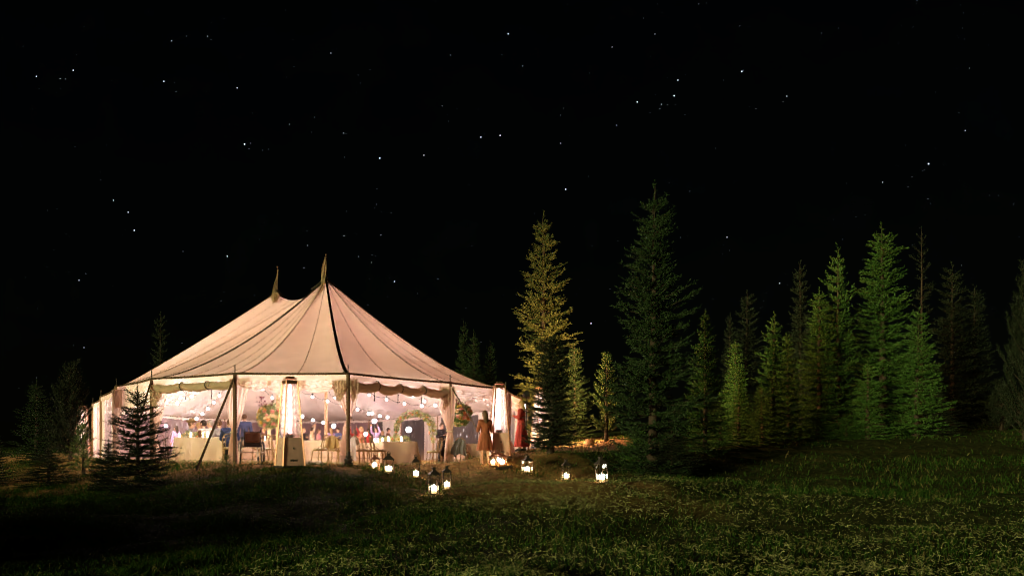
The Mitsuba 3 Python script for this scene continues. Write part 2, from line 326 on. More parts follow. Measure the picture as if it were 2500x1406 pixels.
for e, c in enumerate(CN):
    w = lambda u, e=e: [(.02 + .012 * np.sin(u * 40 + e), ZE - .01), (.035 + .02 * np.sin(u * 34 + e), ZE - .11), (.03 + .02 * np.sin(u * 47 + e), ZE - .2 + .025 * np.cos(u * 2 * np.pi * 5))]
    strip(e, 0, w, n=60, name='valance')
def roll(e, sag, r, seed, mat_, u0=.02, u1=.98, knots=4, z0=ZE - .2):    # a side wall rolled up and tied under the eave
    n = 90; u = np.linspace(u0, u1, n); p = eave(np.full(n, e), u); q = np.linspace(0, 1, n)
    hang = sag * np.abs(np.sin(q * np.pi * knots)) ** .8
    rs = np.random.default_rng(seed); nz = meshkit.fbm(np.stack([q * 14, 0 * q + seed, 0 * q], -1), 3, seed)
    c = np.concatenate([p, (z0 - r * .6 - hang - .06 * (nz - .5))[:, None]], 1)
    sides = 18; ang = np.arange(sides) * 2 * np.pi / sides
    t = np.gradient(c, axis=0); t /= np.linalg.norm(t, axis=1, keepdims=True)
    a = np.cross(t, [0, 0, 1.0]); a /= np.linalg.norm(a, axis=1, keepdims=True); b2 = np.cross(t, a)
    lump = 1 + .5 * (meshkit.fbm(np.stack(np.broadcast_arrays(q[:, None] * 40, np.cos(ang)[None] * 1.5 + seed, np.sin(ang)[None] * 1.5), -1), 3, seed) - .5) * 1.6
    rr = r * (1 - .22 * (1 - np.abs(np.sin(q * np.pi * knots)) ** .5))[:, None] * lump
    P = c[:, None] + rr[..., None] * (np.cos(ang)[None, :, None] * a[:, None] * .8 + np.sin(ang)[None, :, None] * b2[:, None])
    k = part(tent, 'rolled_wall', MB().grid(P, closed=True), mat_, smooth=True)
    for j in range(1, knots):
        i = int(j / knots * (n - 1)); x = c[i] + np.array([0, 0, 0])
        th = np.linspace(0, 2 * np.pi, 13); loop = x + (r * 1.05) * (np.cos(th)[:, None] * a[i] + np.sin(th)[:, None] * b2[i])
        lo = x - a[i] * r * .9
        part(k, 'tie', MB().tube(loop, .014, 5, caps=False).tube([lo, lo + [.02, 0, -.16], lo + [.01, 0, -.38 - .12 * rs.random()]], .012, 4), 'mat_webbing', smooth=True)
iG, iA, iB, iC, iD, iH = (CN.index(x) for x in 'GABCDH')
roll(iG, .07, .125, 3, 'mat_olive_canvas', .06, .97, 3); roll(iB, .12, .14, 5, 'mat_olive_canvas', .05, .97, 4)
def swag(e, u0, u1, drop, seed, mat_, top=ZE - .2):      # cloth hanging in a bow, in pleats
    nu, nv = 70, 12; q = np.linspace(0, 1, nu); u = u0 + (u1 - u0) * q; p = eave(np.full(nu, e), u)
    d = CXY[(e + 1) % NC] - CXY[e]; nrm = np.array([-d[1], d[0]]) / np.linalg.norm(d)
    v = np.linspace(0, 1, nv); low = drop * (.35 + .65 * np.sin(np.pi * q) ** .9)
    z = top - v[:, None] * low[None]
    off = -.03 + .05 * np.sin(v[:, None] * 15 + np.sin(np.pi * q)[None] * 5 + seed) * (.3 + v[:, None]) + .02 * np.sin(q[None] * 31 + seed)
    xy = p[None] + nrm * off[..., None]
    return part(tent, 'swag', MB().grid(np.concatenate([xy, z[..., None]], -1)), mat_, smooth=True)
swag(iA, .03, .32, .30, 1, 'mat_sheer'); swag(iA, .28, .62, .52, 2, 'mat_sheer'); swag(iA, .55, .9, .38, 3, 'mat_sheer'); swag(iA, .86, .985, .62, 4, 'mat_olive_canvas')
for j in range(5): swag(iC, .02 + j * .19, .24 + j * .19, .36 + .1 * (j % 2), 11 + j, 'mat_sheer')
swag(iD, .0, .5, .45, 21, 'mat_sheer'); swag(iD, .45, 1, .45, 22, 'mat_sheer')
swag(iG, .0, .12, .75, 31, 'mat_olive_canvas'); swag(iB, .90, .985, .7, 32, 'mat_olive_canvas'); swag(iB, .01, .09, .62, 33, 'mat_olive_canvas')
strip(iH, 0, lambda u: [(.03, ZE - .18), (.05 + .02 * np.sin(u * 30), ZE - .45), (.05 + .03 * np.sin(u * 26), ZE - .78 + .02 * np.sin(u * 19))], mat_='mat_canvas', name='half_wall')
# side poles with their pins, corner reinforcement
for e, c in enumerate(CN):
    x, y = CXY[e]; out = np.array([x, y]) - (P1[:2] if CR[e] < .5 else P2[:2]); out /= np.linalg.norm(out)
    x, y = np.array([x, y]) - out * .04; z0 = float(floor_z(x)); r = .055
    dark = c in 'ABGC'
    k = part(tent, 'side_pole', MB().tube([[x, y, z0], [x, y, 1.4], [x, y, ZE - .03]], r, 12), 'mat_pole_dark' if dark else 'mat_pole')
    part(k, 'pin', MB().tube([[x, y, ZE - .03], [x, y, ZE + .27]], .016, 6), 'mat_iron')
    for s in (-1, 1):                                   # the fan-shaped patch where the pole meets the roof
        n1, n2 = 12, 8; a = np.linspace(0, 1, n1); q = np.linspace(.02, 1, n2)
        ed = e if s > 0 else (e - 1) % NC; L = np.linalg.norm(CXY[(ed + 1) % NC] - CXY[ed])
        th = a[None] * np.pi / 2; rad = q[:, None] * (.62 + .05 * np.cos(a * 40))[None]
        du = rad * np.cos(th) / L; dv = rad * np.sin(th) * .9 / 12
        u = np.clip(du if s > 0 else 1 - du, 0, 1); sv = np.clip(1 - dv, 0, .998)
        P = roof(ed, u, sv) + roof_n(ed, u, sv) * (.016 + .012 * np.sin(a * 30)[None, :, None])
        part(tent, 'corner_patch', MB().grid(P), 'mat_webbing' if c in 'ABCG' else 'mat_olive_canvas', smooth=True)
m = MB(); xB, yB = CXY[iB] + np.array([0, .04]); zB = float(floor_z(xB))
m.lathe([(.19, 0), (.19, .03), (.13, .05), (.15, .09), (.10, .12), (.125, .17), (.125, .20), (.085, .23), (.10, .28), (.065, .31), (.056, .42)], (xB, yB, zB), 20)
part(tent, 'pole_base', m, 'mat_black')
# guy lines of the corner poles
for c, (px, py, Yd), w in (('A', (480, 1134, 23.4), .034), ('C', (1216, 1133, 26.4), .022), ('G', (303, 1152, 24.6), .028), *((q, (0, 0, 0), .02) for q in 'JUKLN')):
    e = CN.index(c); a = np.array([*CXY[e], ZE - .1])
    if px: b_ = W(px, py, Yd); b_[2] = g1(b_[0], b_[1]) + .03
    else:
        o = a[:2] - (P1 if CR[e] < .5 else P2)[:2]; o /= np.linalg.norm(o); b_ = np.array([*(a[:2] + o * 1.9), 0]); b_[2] = g1(b_[0], b_[1]) + .03
    k = part(tent, 'guy_line', MB().tube([a, (a + b_) / 2, b_], w, 8), 'mat_rope')
    part(k, 'stake', MB().tube([b_ - [0, 0, .2], b_ + [0, 0, .12]], .02, 6), 'mat_iron')
# closed side walls: clear and white panels between the far poles
def wall(e, panels, zt=ZE - .16, name='side_wall', u0=0., u1=1.):
    n = 36
    for i, (f0, f1, mt, z0) in enumerate(panels):
        u = np.linspace(u0 + (u1 - u0) * f0, u0 + (u1 - u0) * f1, n); p = eave(np.full(n, e % NC), u)
        d = CXY[(e + 1) % NC] - CXY[e % NC]; nrm = np.array([-d[1], d[0]]) / np.linalg.norm(d)
        v = np.linspace(0, 1, 14); zb = floor_z(p[:, 0]) + z0
        amp = .06 if 'vinyl' not in mt else .03
        off = .06 + amp * np.sin(u * np.linalg.norm(d) * 13 + e)[None] * (.25 + .75 * v[:, None]) + amp * .5 * np.sin(u * 31 + v[:, None] * 2.2)
        z = zt + (zb - zt)[None] * v[:, None]
        part(tent, name, MB().grid(np.concatenate([p[None] + nrm * off[..., None], z[..., None]], -1)), mt, smooth=True)
V, D_ = 'mat_vinyl', 'mat_drape'
for c, pans in dict(D=((.0, .12, D_, .02), (.55, .78, V, .02), (.78, 1., D_, .02)), E=((0, .22, D_, .02), (.22, .42, V, .02), (.42, .56, D_, .02), (.56, .82, V, .02), (.82, 1, D_, .02)),
                    F=((0, .2, D_, .02), (.2, .5, V, .02), (.5, .62, D_, .02), (.62, .9, V, .02), (.9, 1, D_, .02)), K=((0, .15, D_, .02), (.15, .9, V, .02), (.9, 1, D_, .02)), L=((0, .3, D_, .02), (.3, 1, V, .02)), M=((0, .5, D_, .02), (.5, 1, V, .02)),
                    N=((0, 1, 'mat_mauve', .02),), O=((0, 1, 'mat_mauve', .02),), P=((0, 1, 'mat_mauve', .02),), Q=((0, 1, 'mat_mauve', .02),), R=((0, 1, 'mat_mauve', .02),), S=((0, 1, 'mat_mauve', .02),),  # tinted cloth holds the violet light of the far end
                    U=((0, .3, D_, .02), (.3, .8, V, .02), (.8, 1, 'mat_sheer', .02)), J=((0, .2, D_, .02), (.2, .55, V, .02), (.55, .7, D_, .02), (.7, 1, V, .02)), I=((0, .15, D_, .02), (.15, .5, V, .02), (.5, .66, D_, .02), (.66, .93, V, .02))).items():
    wall(CN.index(c), pans)
# gathered curtains tied back at the open front
def curtain(label, x, y, ax, tw, bw, tie_z, seed, lean=0., tie_off=0., mt='mat_sheer', tr=.07):
    """ax: angle of the cloth's top edge; tw, bw: (from, to) of top and bottom along it, tied at tie_off"""
    k = thing('tied_curtain', label, 'curtain', 'curtains tied back to the tent poles')
    z0, zt = float(floor_z(x)) + .02, ZE - .14; nv, nu = 40, 46
    v = np.linspace(0, 1, nv); u = np.linspace(0, 1, nu); tz = (zt - tie_z) / (zt - z0)
    d = np.array([math.cos(ax), math.sin(ax)]); nr = np.array([-d[1], d[0]])
    lo = np.where(v < tz, np.interp(v, [0, tz], [tw[0], tie_off - tr]), np.interp(v, [tz, min(1, tz + .12), 1], [tie_off - tr, (bw[0] + tie_off - tr) / 2, bw[0]]))
    hi = np.where(v < tz, np.interp(v, [0, tz], [tw[1], tie_off + tr]), np.interp(v, [tz, min(1, tz + .12), 1], [tie_off + tr, (bw[1] + tie_off + tr) / 2, bw[1]]))
    bulge = .10 * np.sin(np.pi * np.clip(v / tz, 0, 1)) * (v < tz)
    lo, hi = lo - bulge * (tw[0] < tie_off), hi + bulge * (tw[1] > tie_off) * .6
    g = lo[:, None] + (hi - lo)[:, None] * u[None]
    amp = np.interp(v, [0, tz, 1], [.05, .05, .08])
    dep = amp[:, None] * np.sin(u[None] * 2 * np.pi * 5.5 + seed + .6 * np.sin(v[:, None] * 5)) + .02 * np.sin(u[None] * 37 + v[:, None] * 9)
    P = np.concatenate([np.array([x, y]) + d * g[..., None] + nr * dep[..., None], np.broadcast_to((zt + (z0 - zt) * v)[:, None, None], (nv, nu, 1))], -1)
    part(k, 'cloth', MB().grid(P), mt, smooth=True)
    th = np.linspace(0, 2 * np.pi, 15); c = np.array([x, y]) + d * tie_off
    loop = np.stack([c[0] + (tr + .025) * (np.cos(th) * d[0]) + .075 * np.sin(th) * nr[0], c[1] + (tr + .025) * np.cos(th) * d[1] + .075 * np.sin(th) * nr[1], np.full(15, tie_z) + .015 * np.sin(th)], -1)
    part(k, 'tie', MB().tube(loop, .024, 6, caps=False), 'mat_cushion', smooth=True)
    return k
xA, yA = CXY[iA]; xC, yC = CXY[iC]; xD, yD = CXY[iD]; xH, yH = CXY[iH]; xG, yG = CXY[iG]; xBc, yBc = CXY[iB]
curtain('pinkish sheer curtain gathered at the dark pole behind the wheelchair', xA, yA + .12, 0, (-.22, .42), (-.28, .10), 1.02, 1, tie_off=-.06)
curtain('pale sheer curtain tied to the front centre pole with the black turned base', xBc, yBc + .14, 0, (-.36, .30), (-.32, .02), 1.45, 2, tie_off=.0, tr=.06)
curtain('cream curtain gathered at the pole behind the two front lanterns', xC, yC - .10, .35, (-.42, .16), (-.22, .12), 1.14, 3, tie_off=-.02, tr=.09)
curtain('pink-lit curtain tied at the pole right of the right-hand patio heater', xD, yD - .1, .9, (-.3, .22), (-.1, .55), 1.0, 4, tie_off=.05)
curtain('beige curtain tied at the pole left of the dark young fir', xH, yH - .1, -.7, (-.1, .5), (-.1, .3), 1.1, 5, tie_off=.1)
curtain('tan curtain drawn back at the pole hidden by the dark young fir', xG, yG + .12, -.4, (-.05, .7), (-.05, .3), 1.0, 6, tie_off=.05)
# ------------------------------------------------------------------ string lights under the roof
WARM = np.array([1.0, .75, .65])
BULB = 925.0
STR = [('string of bulbs running back from the curtained pole towards the hatted man', [(551, 946, -25.7), (536, 966, -28.5), (522, 983, -32), (508, 998, -36), (494, 1011, 2.7), (480, 1022, 2.6)]),
       ('string of bulbs above the front linen table, sloping down to the left', [(505, 945, -26.1), (474, 959, 3.0), (441, 972, 2.95), (406, 982, 2.85), (388, 1002, 2.7)]),
       ('pair of high bulbs on a string in the top left of the open front bay', [(466, 942, -26.4), (424, 955, -27.2)]),
       ('three bulbs on the string crossing the middle of the left front bay', [(503, 950, 3.0), (468, 969, 2.95), (433, 985, 2.85)]),
       ('two bulbs on the short string under the rolled olive wall at far left', [(460, 946, -26.6), (407, 957, -27.6)]),
       ('string of bulbs passing behind the left-hand patio heater down to the far eave', [(641, 951, -25.8), (665, 971, -30), (739, 1017, -38), (764, 1026, -41), (789, 1032, -44)]),
       ('long string of bulbs from the left-hand heater to the floral arch', [(728, 955, -25.7), (763, 969, -28), (799, 980, -31.5), (836, 991, -35), (873, 1000, -38), (900, 1010, -41), (927, 1016, -43), (946, 1019, -44)]),
       ('two bulbs on a string beside the front centre pole', [(819, 971, -26), (908, 1010, -38)]),
       ('string of bulbs crossing the right front bay above the long table', [(901, 964, -26.6), (944, 976, -28), (987, 986, -34), (1030, 992, -36), (1063, 990, -37)]),
       ('string with the biggest bright bulbs in the right front bay', [(977, 951, -27.6), (1007, 967, -28), (1036, 980, -29.6)]),
       ('two bulbs on a string behind the right-hand patio heater', [(1129, 966, -29.6), (1182, 974, -30.6)]),
       ('cluster string of bulbs behind the dark young fir inside the tent corner', [(298, 971, 2.9), (292, 988, 2.75), (291, 998, 2.6), (335, 966, 2.9), (355, 967, 2.9)])]
for lab, pts in STR:
    k = thing('string_light', lab, 'string lights', 'bulb strings under the tent roof')
    P = []
    for px, py, z in pts:
        Y = -z if z < 0 else min((z + .35 * np.clip((1020 - py) / 60, 0, 1) - EYE) * F / (HY - py), 54); p = W(px, py, Y); P.append(p)
    ends = [P[0] + (P[0] - P[1]) * .12, *P, P[-1] + (P[-1] - P[-2]) * .25]
    m = MB(); c = []
    for a, b in zip(ends[:-1], ends[1:]):
        t = np.linspace(0, 1, 7)[:-1, None]; seg = a + (b - a) * t; seg[:, 2] -= .10 * np.sin(np.pi * t[:, 0]); c.append(seg)
    c = np.vstack(c + [ends[-1][None]]); c[:, 2] += .10
    part(k, 'cable', m.tube(c, .008, 4, caps=False), 'mat_black', smooth=True)
    for p in P:
        b = thing(k + '__bulb'); r = .00145 * p[1] * (p[1] / 34) ** .5
        scene[b] = {'type': 'sphere', 'center': p.tolist(), 'radius': r, 'bsdf': {'type': 'ref', 'id': 'mat_glow'}, 'emitter': {'type': 'area', 'sampling_weight': .5 * r / .048, 'radiance': rgb(WARM * BULB)}}
        part(b, 'socket', MB().tube([p + [0, 0, r * .85], p + [0, 0, .12]], .018, 6), 'mat_black')
# ------------------------------------------------------------------ lamps standing at the far end
def stand_lamp(label, px, py, Y, col, r, name='lamp', cat='lamp'):
    p = W(px, py, Y); z0 = float(floor_z(p[0])); k = thing(name, label, cat)
    m = MB().tube([[p[0], p[1], z0 + .02], [p[0], p[1], p[2] - r]], .02, 8)
    for a in (0, 2.1, 4.2): m.tube([[p[0], p[1], z0 + .5], [p[0] + .4 * math.cos(a), p[1] + .4 * math.sin(a), z0]], .014, 6)
    part(k, 'stand', m, 'mat_black')
    b = thing(k + '__globe')
    scene[b] = {'type': 'sphere', 'center': p.tolist(), 'radius': r, 'bsdf': {'type': 'ref', 'id': 'mat_glow'}, 'emitter': {'type': 'area', 'sampling_weight': 1.5, 'radiance': rgb(col)}}
stand_lamp('bright round white lamp on a stand below the floral arch', 998, 1049, 37.0, np.array([1, .74, .62]) * 70, .13)
stand_lamp('white glowing lamp on a stand by the far wall behind the tent mast', 815, 1040, 50.0, np.array([1, .74, .66]) * 90, .12)
stand_lamp('violet stage light on a stand left of the floral arch', 914, 1028, 44.0, np.array([.62, .36, 1]) * 50, .12, 'stage_light', 'stage light')
stand_lamp('violet stage light low behind the dancers at the middle of the far wall', 893, 1060, 51.0, np.array([.75, .36, 1]) * 70, .11, 'stage_light', 'stage light')
stand_lamp('violet stage light at the far left behind the table with the hatted man', 405, 1040, 50.0, np.array([.5, .4, 1]) * 40, .09, 'stage_light', 'stage light')
for i, (x, y, wh) in enumerate([(-14, 54, 'behind the hatted man'), (-18, 47.5, 'at the far left of the tent'), (-9.5, 53, 'beyond the tent mast'), (-5.2, 47.5, 'behind the floral arch'), (-3.2, 42.0, 'right of the floral arch'), (-12.2, 47.5, 'beyond the bouquet'), (-16, 41.5, 'left of the front linen table')]):
    z0 = float(floor_z(x)); k = thing('uplight', 'floor uplight washing the inside of the tent roof ' + wh, 'uplight', 'uplights on the tent floor')
    part(k, 'can', MB().lathe([(.001, .02), (.11, .02), (.13, .05), (.13, .26), (.118, .26), (.112, .20)], (x, y, z0), 18), 'mat_black')
    a = np.linspace(0, 2 * np.pi, 19)[:-1]; P = np.stack([x + .11 * np.cos(a), y + .11 * np.sin(a), np.full(18, z0 + .21)], -1)
    part(k, 'lens', (np.vstack([P, [[x, y, z0 + .21]]]), np.array([[q, (q + 1) % 18, 18] for q in range(18)])), 'mat_glow', smooth=False, emit=np.array([1, .74, .67]) * 1050, wt=2.5)
p = W(1285, 964, 31.6); z0 = g1(p[0], p[1]); k = thing('work_lamp', 'work lamp on a tripod outside the right end of the tent, lighting the spruces', 'lamp')
m = MB().tube([[p[0], p[1], z0 + .5], [p[0], p[1], p[2] - .12]], .02, 8)
for a in (.3, 2.4, 4.5): m.tube([[p[0], p[1], z0 + .6], [p[0] + .4 * math.cos(a), p[1] + .4 * math.sin(a), g1(p[0] + .4 * math.cos(a), p[1] + .4 * math.sin(a))]], .014, 6)
part(k, 'stand', m, 'mat_black')
nl = np.array([.74, .50, .30]); nl /= np.linalg.norm(nl); _, a_, b_ = frame3 = (nl, np.cross(nl, [0, 0, 1.0]) / np.linalg.norm(np.cross(nl, [0, 0, 1.0])), None); b_ = np.cross(nl, a_)
th = np.linspace(0, 2 * np.pi, 25)[:-1]; rg_ = lambda r, o: p + nl * o + r * (np.cos(th)[:, None] * a_ + np.sin(th)[:, None] * b_)
part(k, 'housing', MB().grid(np.stack([rg_(.02, -.14), rg_(.09, -.12), rg_(.15, .0), rg_(.16, .05), rg_(.15, .05), rg_(.14, -.005)]), closed=True), 'mat_black')
v_, f_ = MB().grid(np.stack([rg_(.001, .005), rg_(.138, .005)]), closed=True).mesh()
if np.cross(v_[f_[0, 1]] - v_[f_[0, 0]], v_[f_[0, 2]] - v_[f_[0, 0]]) @ nl < 0 or np.cross(v_[f_[-1, 1]] - v_[f_[-1, 0]], v_[f_[-1, 2]] - v_[f_[-1, 0]]) @ nl < 0: f_ = f_[:, ::-1]
part(k, 'lens', (v_, f_), 'mat_glow', smooth=False, emit=np.array([1, .47, .16]) * 8500, wt=9)
stand_lamp('small bluish white lamp glinting at the right end of the tent', 1281, 992, 33.6, np.array([.75, .8, 1]) * 40, .07)
# ------------------------------------------------------------------ pyramid patio heaters
def heater(label, px, py, Y, rz, h=2.42, big=.30, top=.14, glow=1.0):
    x = (px - HX) / F * Y; z0 = g1(x, Y); k = thing('patio_heater', label, 'patio heater', 'pyramid patio heaters around the tent')
    M = xf((x, Y, z0), rz)
    zb, zg, zt = .06, .80, h - .20                      # base, grille from, grille to
    hw = lambda z: big + (top - big) * (z - zb) / (h - zb)
    for sx, sy in ((1, 1), (1, -1), (-1, 1), (-1, -1)):
        P = [[sx * hw(z), sy * hw(z), z] for z in (0.0, zt + .1)]
        part(k, 'corner_post', MB().tube(P, .021, 4), 'mat_copper', smooth=False, to_world=M)
    for i in range(4):
        R = rotz(i * math.pi / 2); a0, a1 = hw(zb) - .012, hw(zg) - .012
        pan = np.array([[-a0, -a0, zb], [a0, -a0, zb], [a1, -a1, zg], [-a1, -a1, zg]]); bulge = []
        n = 9; u = np.linspace(0, 1, n)
        g = (pan[0] * (1 - u)[:, None, None] * (1 - u)[None, :, None] + pan[1] * (1 - u)[:, None, None] * u[None, :, None] + pan[3] * u[:, None, None] * (1 - u)[None, :, None] + pan[2] * u[:, None, None] * u[None, :, None])
        g[..., 1] -= .006 * np.sin(u[:, None] * 9 + i) * np.sin(np.pi * u)[None]
        pk = part(k, 'lower_panel', MB().grid(g @ R.T), 'mat_panel', smooth=True, to_world=M)
        if i in (0, 3):
            part(pk, 'plate', MB().box([0, -(hw(.52) - .004), .52], [.035, .01, .045], R=None).box([0, -(hw(.2) - .004), .2], [.2, .008, .05]).mesh() if i == 0 else tf(MB().box([0, -(hw(.52) - .004), .52], [.035, .01, .045]).mesh(), rz=-math.pi / 2), 'mat_iron', to_world=M)
        m = MB()
        for j in range(46):
            z = zg + .03 + (zt - zg - .03) * j / 45; w = hw(z) - .02
            m.box([0, -hw(z) + .012, z], [2 * w, .012, .014])
        for q in (-.33, .33): m.tube([[q * hw(zg) * 2, -hw(zg) + .014, zg], [q * hw(zt) * 2, -hw(zt) + .014, zt]], .006, 4)
        v_, f_ = m.mesh(); part(k, 'grille', (v_ @ R.T, f_), 'mat_steel_rough', smooth=False, to_world=M, kind='stuff')
        t = MB().box([0, -hw(zt), zt + .05], [2 * hw(zt), .02, .09]).mesh(); part(k, 'top_band', (t[0] @ R.T, t[1]), 'mat_copper', smooth=False, to_world=M)
    part(k, 'plinth', MB().box([0, 0, .03], [2 * big + .06, 2 * big + .06, .06]).box([0, 0, zg - .02], [2 * hw(zg) - .06, 2 * hw(zg) - .06, .03]), 'mat_iron', to_world=M)
    part(k, 'hood', MB().box([0, 0, h - .06], [2 * top, 2 * top, .02]).box([0, 0, h - .03], [2 * top - .1, 2 * top - .1, .05]), 'mat_copper', to_world=M)
    part(k, 'burner', MB().lathe([(.001, zg), (.09, zg), (.10, zg + .06), (.07, zg + .1), (.001, zg + .1)]), 'mat_iron', to_world=M)
    part(k, 'flame_tube', MB().lathe([(.001, zg + .1), (.05, zg + .12), (.052, 1.4), (.048, zt - .05), (.001, zt)], seg=16), 'mat_glow', smooth=True, to_world=M, emit=np.array([1, .52, .44]) * 9 * glow, wt=2)
    return k
heater('tall patio heater with mirrored base before the open tent, left of the centre pole', 708, 1140, 22.6, .62, glow=1.6)
heater('pyramid patio heater at the right end of the tent beside the rust red dresses', 1219, 1138, 27.2, .25, glow=2.2)
heater('pyramid patio heater at the far left end of the tent, red glow behind branches', 201, 1110, 38.6, .2, glow=1.4)
heater('patio heater mostly hidden behind the dark slim tree at the right of the tent', 1319, 1100, 33.5, .4, glow=1.2)
# ------------------------------------------------------------------ candle lanterns
def lantern_parts(w, hb, hr, cw, ch, mtl):
    p = []; h0 = .025
    m = MB().box([0, 0, .012], [w + .03, w + .03, .025]); p.append(('base', mikit.ply(m.mesh(), mtl)))
    for sx, sy in ((1, 1), (1, -1), (-1, 1), (-1, -1)):
        p.append(('post', mikit.ply(MB().box([sx * w / 2, sy * w / 2, h0 + hb / 2], [.014, .014, hb]).mesh(), mtl)))
    for i in range(4):
        R = rotz(i * math.pi / 2); q = np.array([[-w / 2 + .008, -w / 2, h0], [w / 2 - .008, -w / 2, h0], [w / 2 - .008, -w / 2, h0 + hb], [-w / 2 + .008, -w / 2, h0 + hb]]) @ R.T
        p.append(('pane', mikit.ply((q, [[0, 1, 2, 3]]), 'mat_glass')))
    z = h0 + hb; a, b = w / 2 + .022, w * .17
    sq = lambda r, zz: np.array([[-r, -r, zz], [r, -r, zz], [r, r, zz], [-r, r, zz]])
    m = MB().grid(np.stack([sq(a - .02, z), sq(a, z), sq(a, z + .02), sq(b, z + hr), sq(b, z + hr + .04), sq(b + .014, z + hr + .045), sq(b + .014, z + hr + .06), sq(.001, z + hr + .06)]), closed=True)
    p.append(('roof', mikit.ply(m.mesh(), mtl)))
    th = np.linspace(0, np.pi, 11); p.append(('ring', mikit.ply(MB().tube(np.stack([.045 * np.cos(th), 0 * th, z + hr + .055 + .05 * np.sin(th)], -1), .005, 5).mesh(), mtl)))
    return p, (cw, ch, h0)
LAN = {'tall': lantern_parts(.185, .40, .105, .062, .165, 'mat_iron'), 'wide': lantern_parts(.25, .33, .12, .085, .15, 'mat_iron'), 'copper': lantern_parts(.22, .25, .075, .06, .15, 'mat_copper')}
def lantern(label, px, py, Y, kind, rz=0., s=1., tilt=0., emit=1.):
    x = (px - HX) / F * Y; z0 = g1(x, Y) - .005; k = thing('candle_lantern', label, 'lantern', 'candle lanterns on the ground'); M = xf((x, Y, z0), rz, s, tilt)
    ps, (cw, ch, h0) = LAN[kind]; copies(k, ps, M)
    hm = h0 + ch * .38
    c = part(k, 'candle', MB().lathe([(.001, h0), (cw, h0), (cw, hm)], seg=20), 'mat_wax', smooth=35, to_world=M, emit=np.array([1, .55, .2]) * 1.5, wt=.3)
    part(c, 'glowing_top', MB().lathe([(cw, hm), (cw, h0 + ch - .01), (cw - .008, h0 + ch), (cw * .5, h0 + ch - .012), (.001, h0 + ch - .014)], seg=20), 'mat_wax', smooth=35, to_world=M, emit=np.array([1, .62, .28]) * 62 * emit)
    part(c, 'flame', MB().lathe([(.001, h0 + ch - .01), (.010, h0 + ch + .008), (.008, h0 + ch + .02), (.001, h0 + ch + .045)], seg=8), 'mat_glow', smooth=True, to_world=M, emit=np.array([1, .72, .36]) * 40, wt=.1)
lantern('short square lantern with a copper roof, leftmost of the lanterns', 915, 1154, 23.8, 'copper', .35)
lantern('wide dark lantern with flared roof just right of the copper roofed one', 949, 1158, 23.4, 'wide', .1)
lantern('tall narrow lantern in front of the long linen table', 1015.5, 1166, 23.1, 'tall', .12)
lantern('large tall lantern nearest the camera, on the grass', 1059.5, 1209.5, 18.9, 'tall', .35, 1.02)
lantern('tall lantern just right and behind the nearest one, below the cream curtain', 1091, 1190.5, 20.8, 'tall', .15)
lantern('leftmost of the three low lanterns huddled at the foot of the right-hand heater', 1203.5, 1149, 26.2, 'copper', .1)
lantern('middle one of the three lanterns at the foot of the right-hand heater', 1216, 1147, 26.6, 'copper', .4, 1.1)
lantern('rightmost of the three huddled lanterns, half hidden by the dark bar', 1226.5, 1147, 26.3, 'copper', .2, .98)
lantern('wide lantern right of the tent entrance beside the red dressed guest', 1287, 1151, 25.6, 'wide', .5, .98)
lantern('narrow lantern standing alone on the grass right of the tent', 1382, 1166, 24.3, 'tall', .2)
lantern('leaning lantern furthest to the right, tilted on the slope', 1470.5, 1186, 18.9, 'tall', .5, 1.0, -.09)
x, y = W(1231, 1142, 25.6)[:2]; k = thing('dark_bar', 'dark bar lying on the grass in front of the three huddled lanterns', 'bar')
whole(k, tf(MB().tube([[-.24, -.05, .05], [0, 0, .06], [.24, .05, .12]], .045, 10).mesh(), (x, y, g1(x, y))), 'mat_iron')
# ------------------------------------------------------------------ stars
rs = np.random.default_rng(7); st = []
for px, py, s in [(179, 173, 3), (89, 188, 3), (400, 200, 3), (419, 101, 2.4), (187, 135, 2.2), (597, 353, 3.6), (579, 216, 2.3), (506, 90, 1.6), (927, 387, 3.4), (1035, 380, 2), (1174, 336, 2.8), (1221, 332, 2.8), (1241, 84, 3.2), (839, 326, 1.9), (147, 193, 1.6), (48, 349, 1.6), (277, 490, 2.3), (313, 519, 2.4), (328, 563, 3.2), (555, 626, 2.8), (644, 545, 2.2), (629, 501, 1.8),
                  (1276, 162, 2.4), (1556, 250, 3.2), (1646, 235, 3.6), (1655, 197, 2.6), (1811, 176, 3.4), (1921, 236, 2), (2267, 401, 3.8), (2357, 320, 2.8), (2367, 168, 2.4), (1381, 463, 3.2), (1369, 351, 1.8), (2006, 83, 2), (1828, 66, 1.8), (2239, 3, 2.2), (2341, 276, 2), (1615, 256, 1.6), (1634, 447, 2), (1795, 445, 1.8), (2155, 446, 2), (963, 688, 3), (840, 577, 1.8), (1100, 508, 1.6), (1117, 582, 1.6), (1443, 790, 2.8), (1903, 692, 2.6), (930, 575, 1.4), (742, 655, 1.6), (1069, 682, 1.7), (875, 627, 1.5), (555, 628, 2), (205, 849, 1.6), (193, 685, 2), (92, 754, 1.4), (246, 440, 1.5), (1506, 307, 1.7), (1764, 621, 1.6), (1775, 580, 1.8), (2228, 598, 1.5), (2330, 860, 1.5), (2349, 940, 1.5), (898, 745, 1.3), (955, 520, 1.3), (750, 600, 1.3), (430, 225, 1.4), (260, 264, 1.4), (808, 131, 1.5), (990, 84, 1.3), (903, 172, 1.5), (905, 80, 1.4), (880, 204, 1.3), (1163, 237, 1.6), (1100, 136, 1.4), (1226, 134, 1.4)]:
    st.append((px, py, s))
while len(st) < 640:
    px, py = rs.uniform(-60, 2560), rs.uniform(-40, 760) if rs.random() < .9 else rs.uniform(700, 950)
    st.append((px, py, (.55 + .55 * rs.random() ** 2)))
m = MB(); D = 1500.0
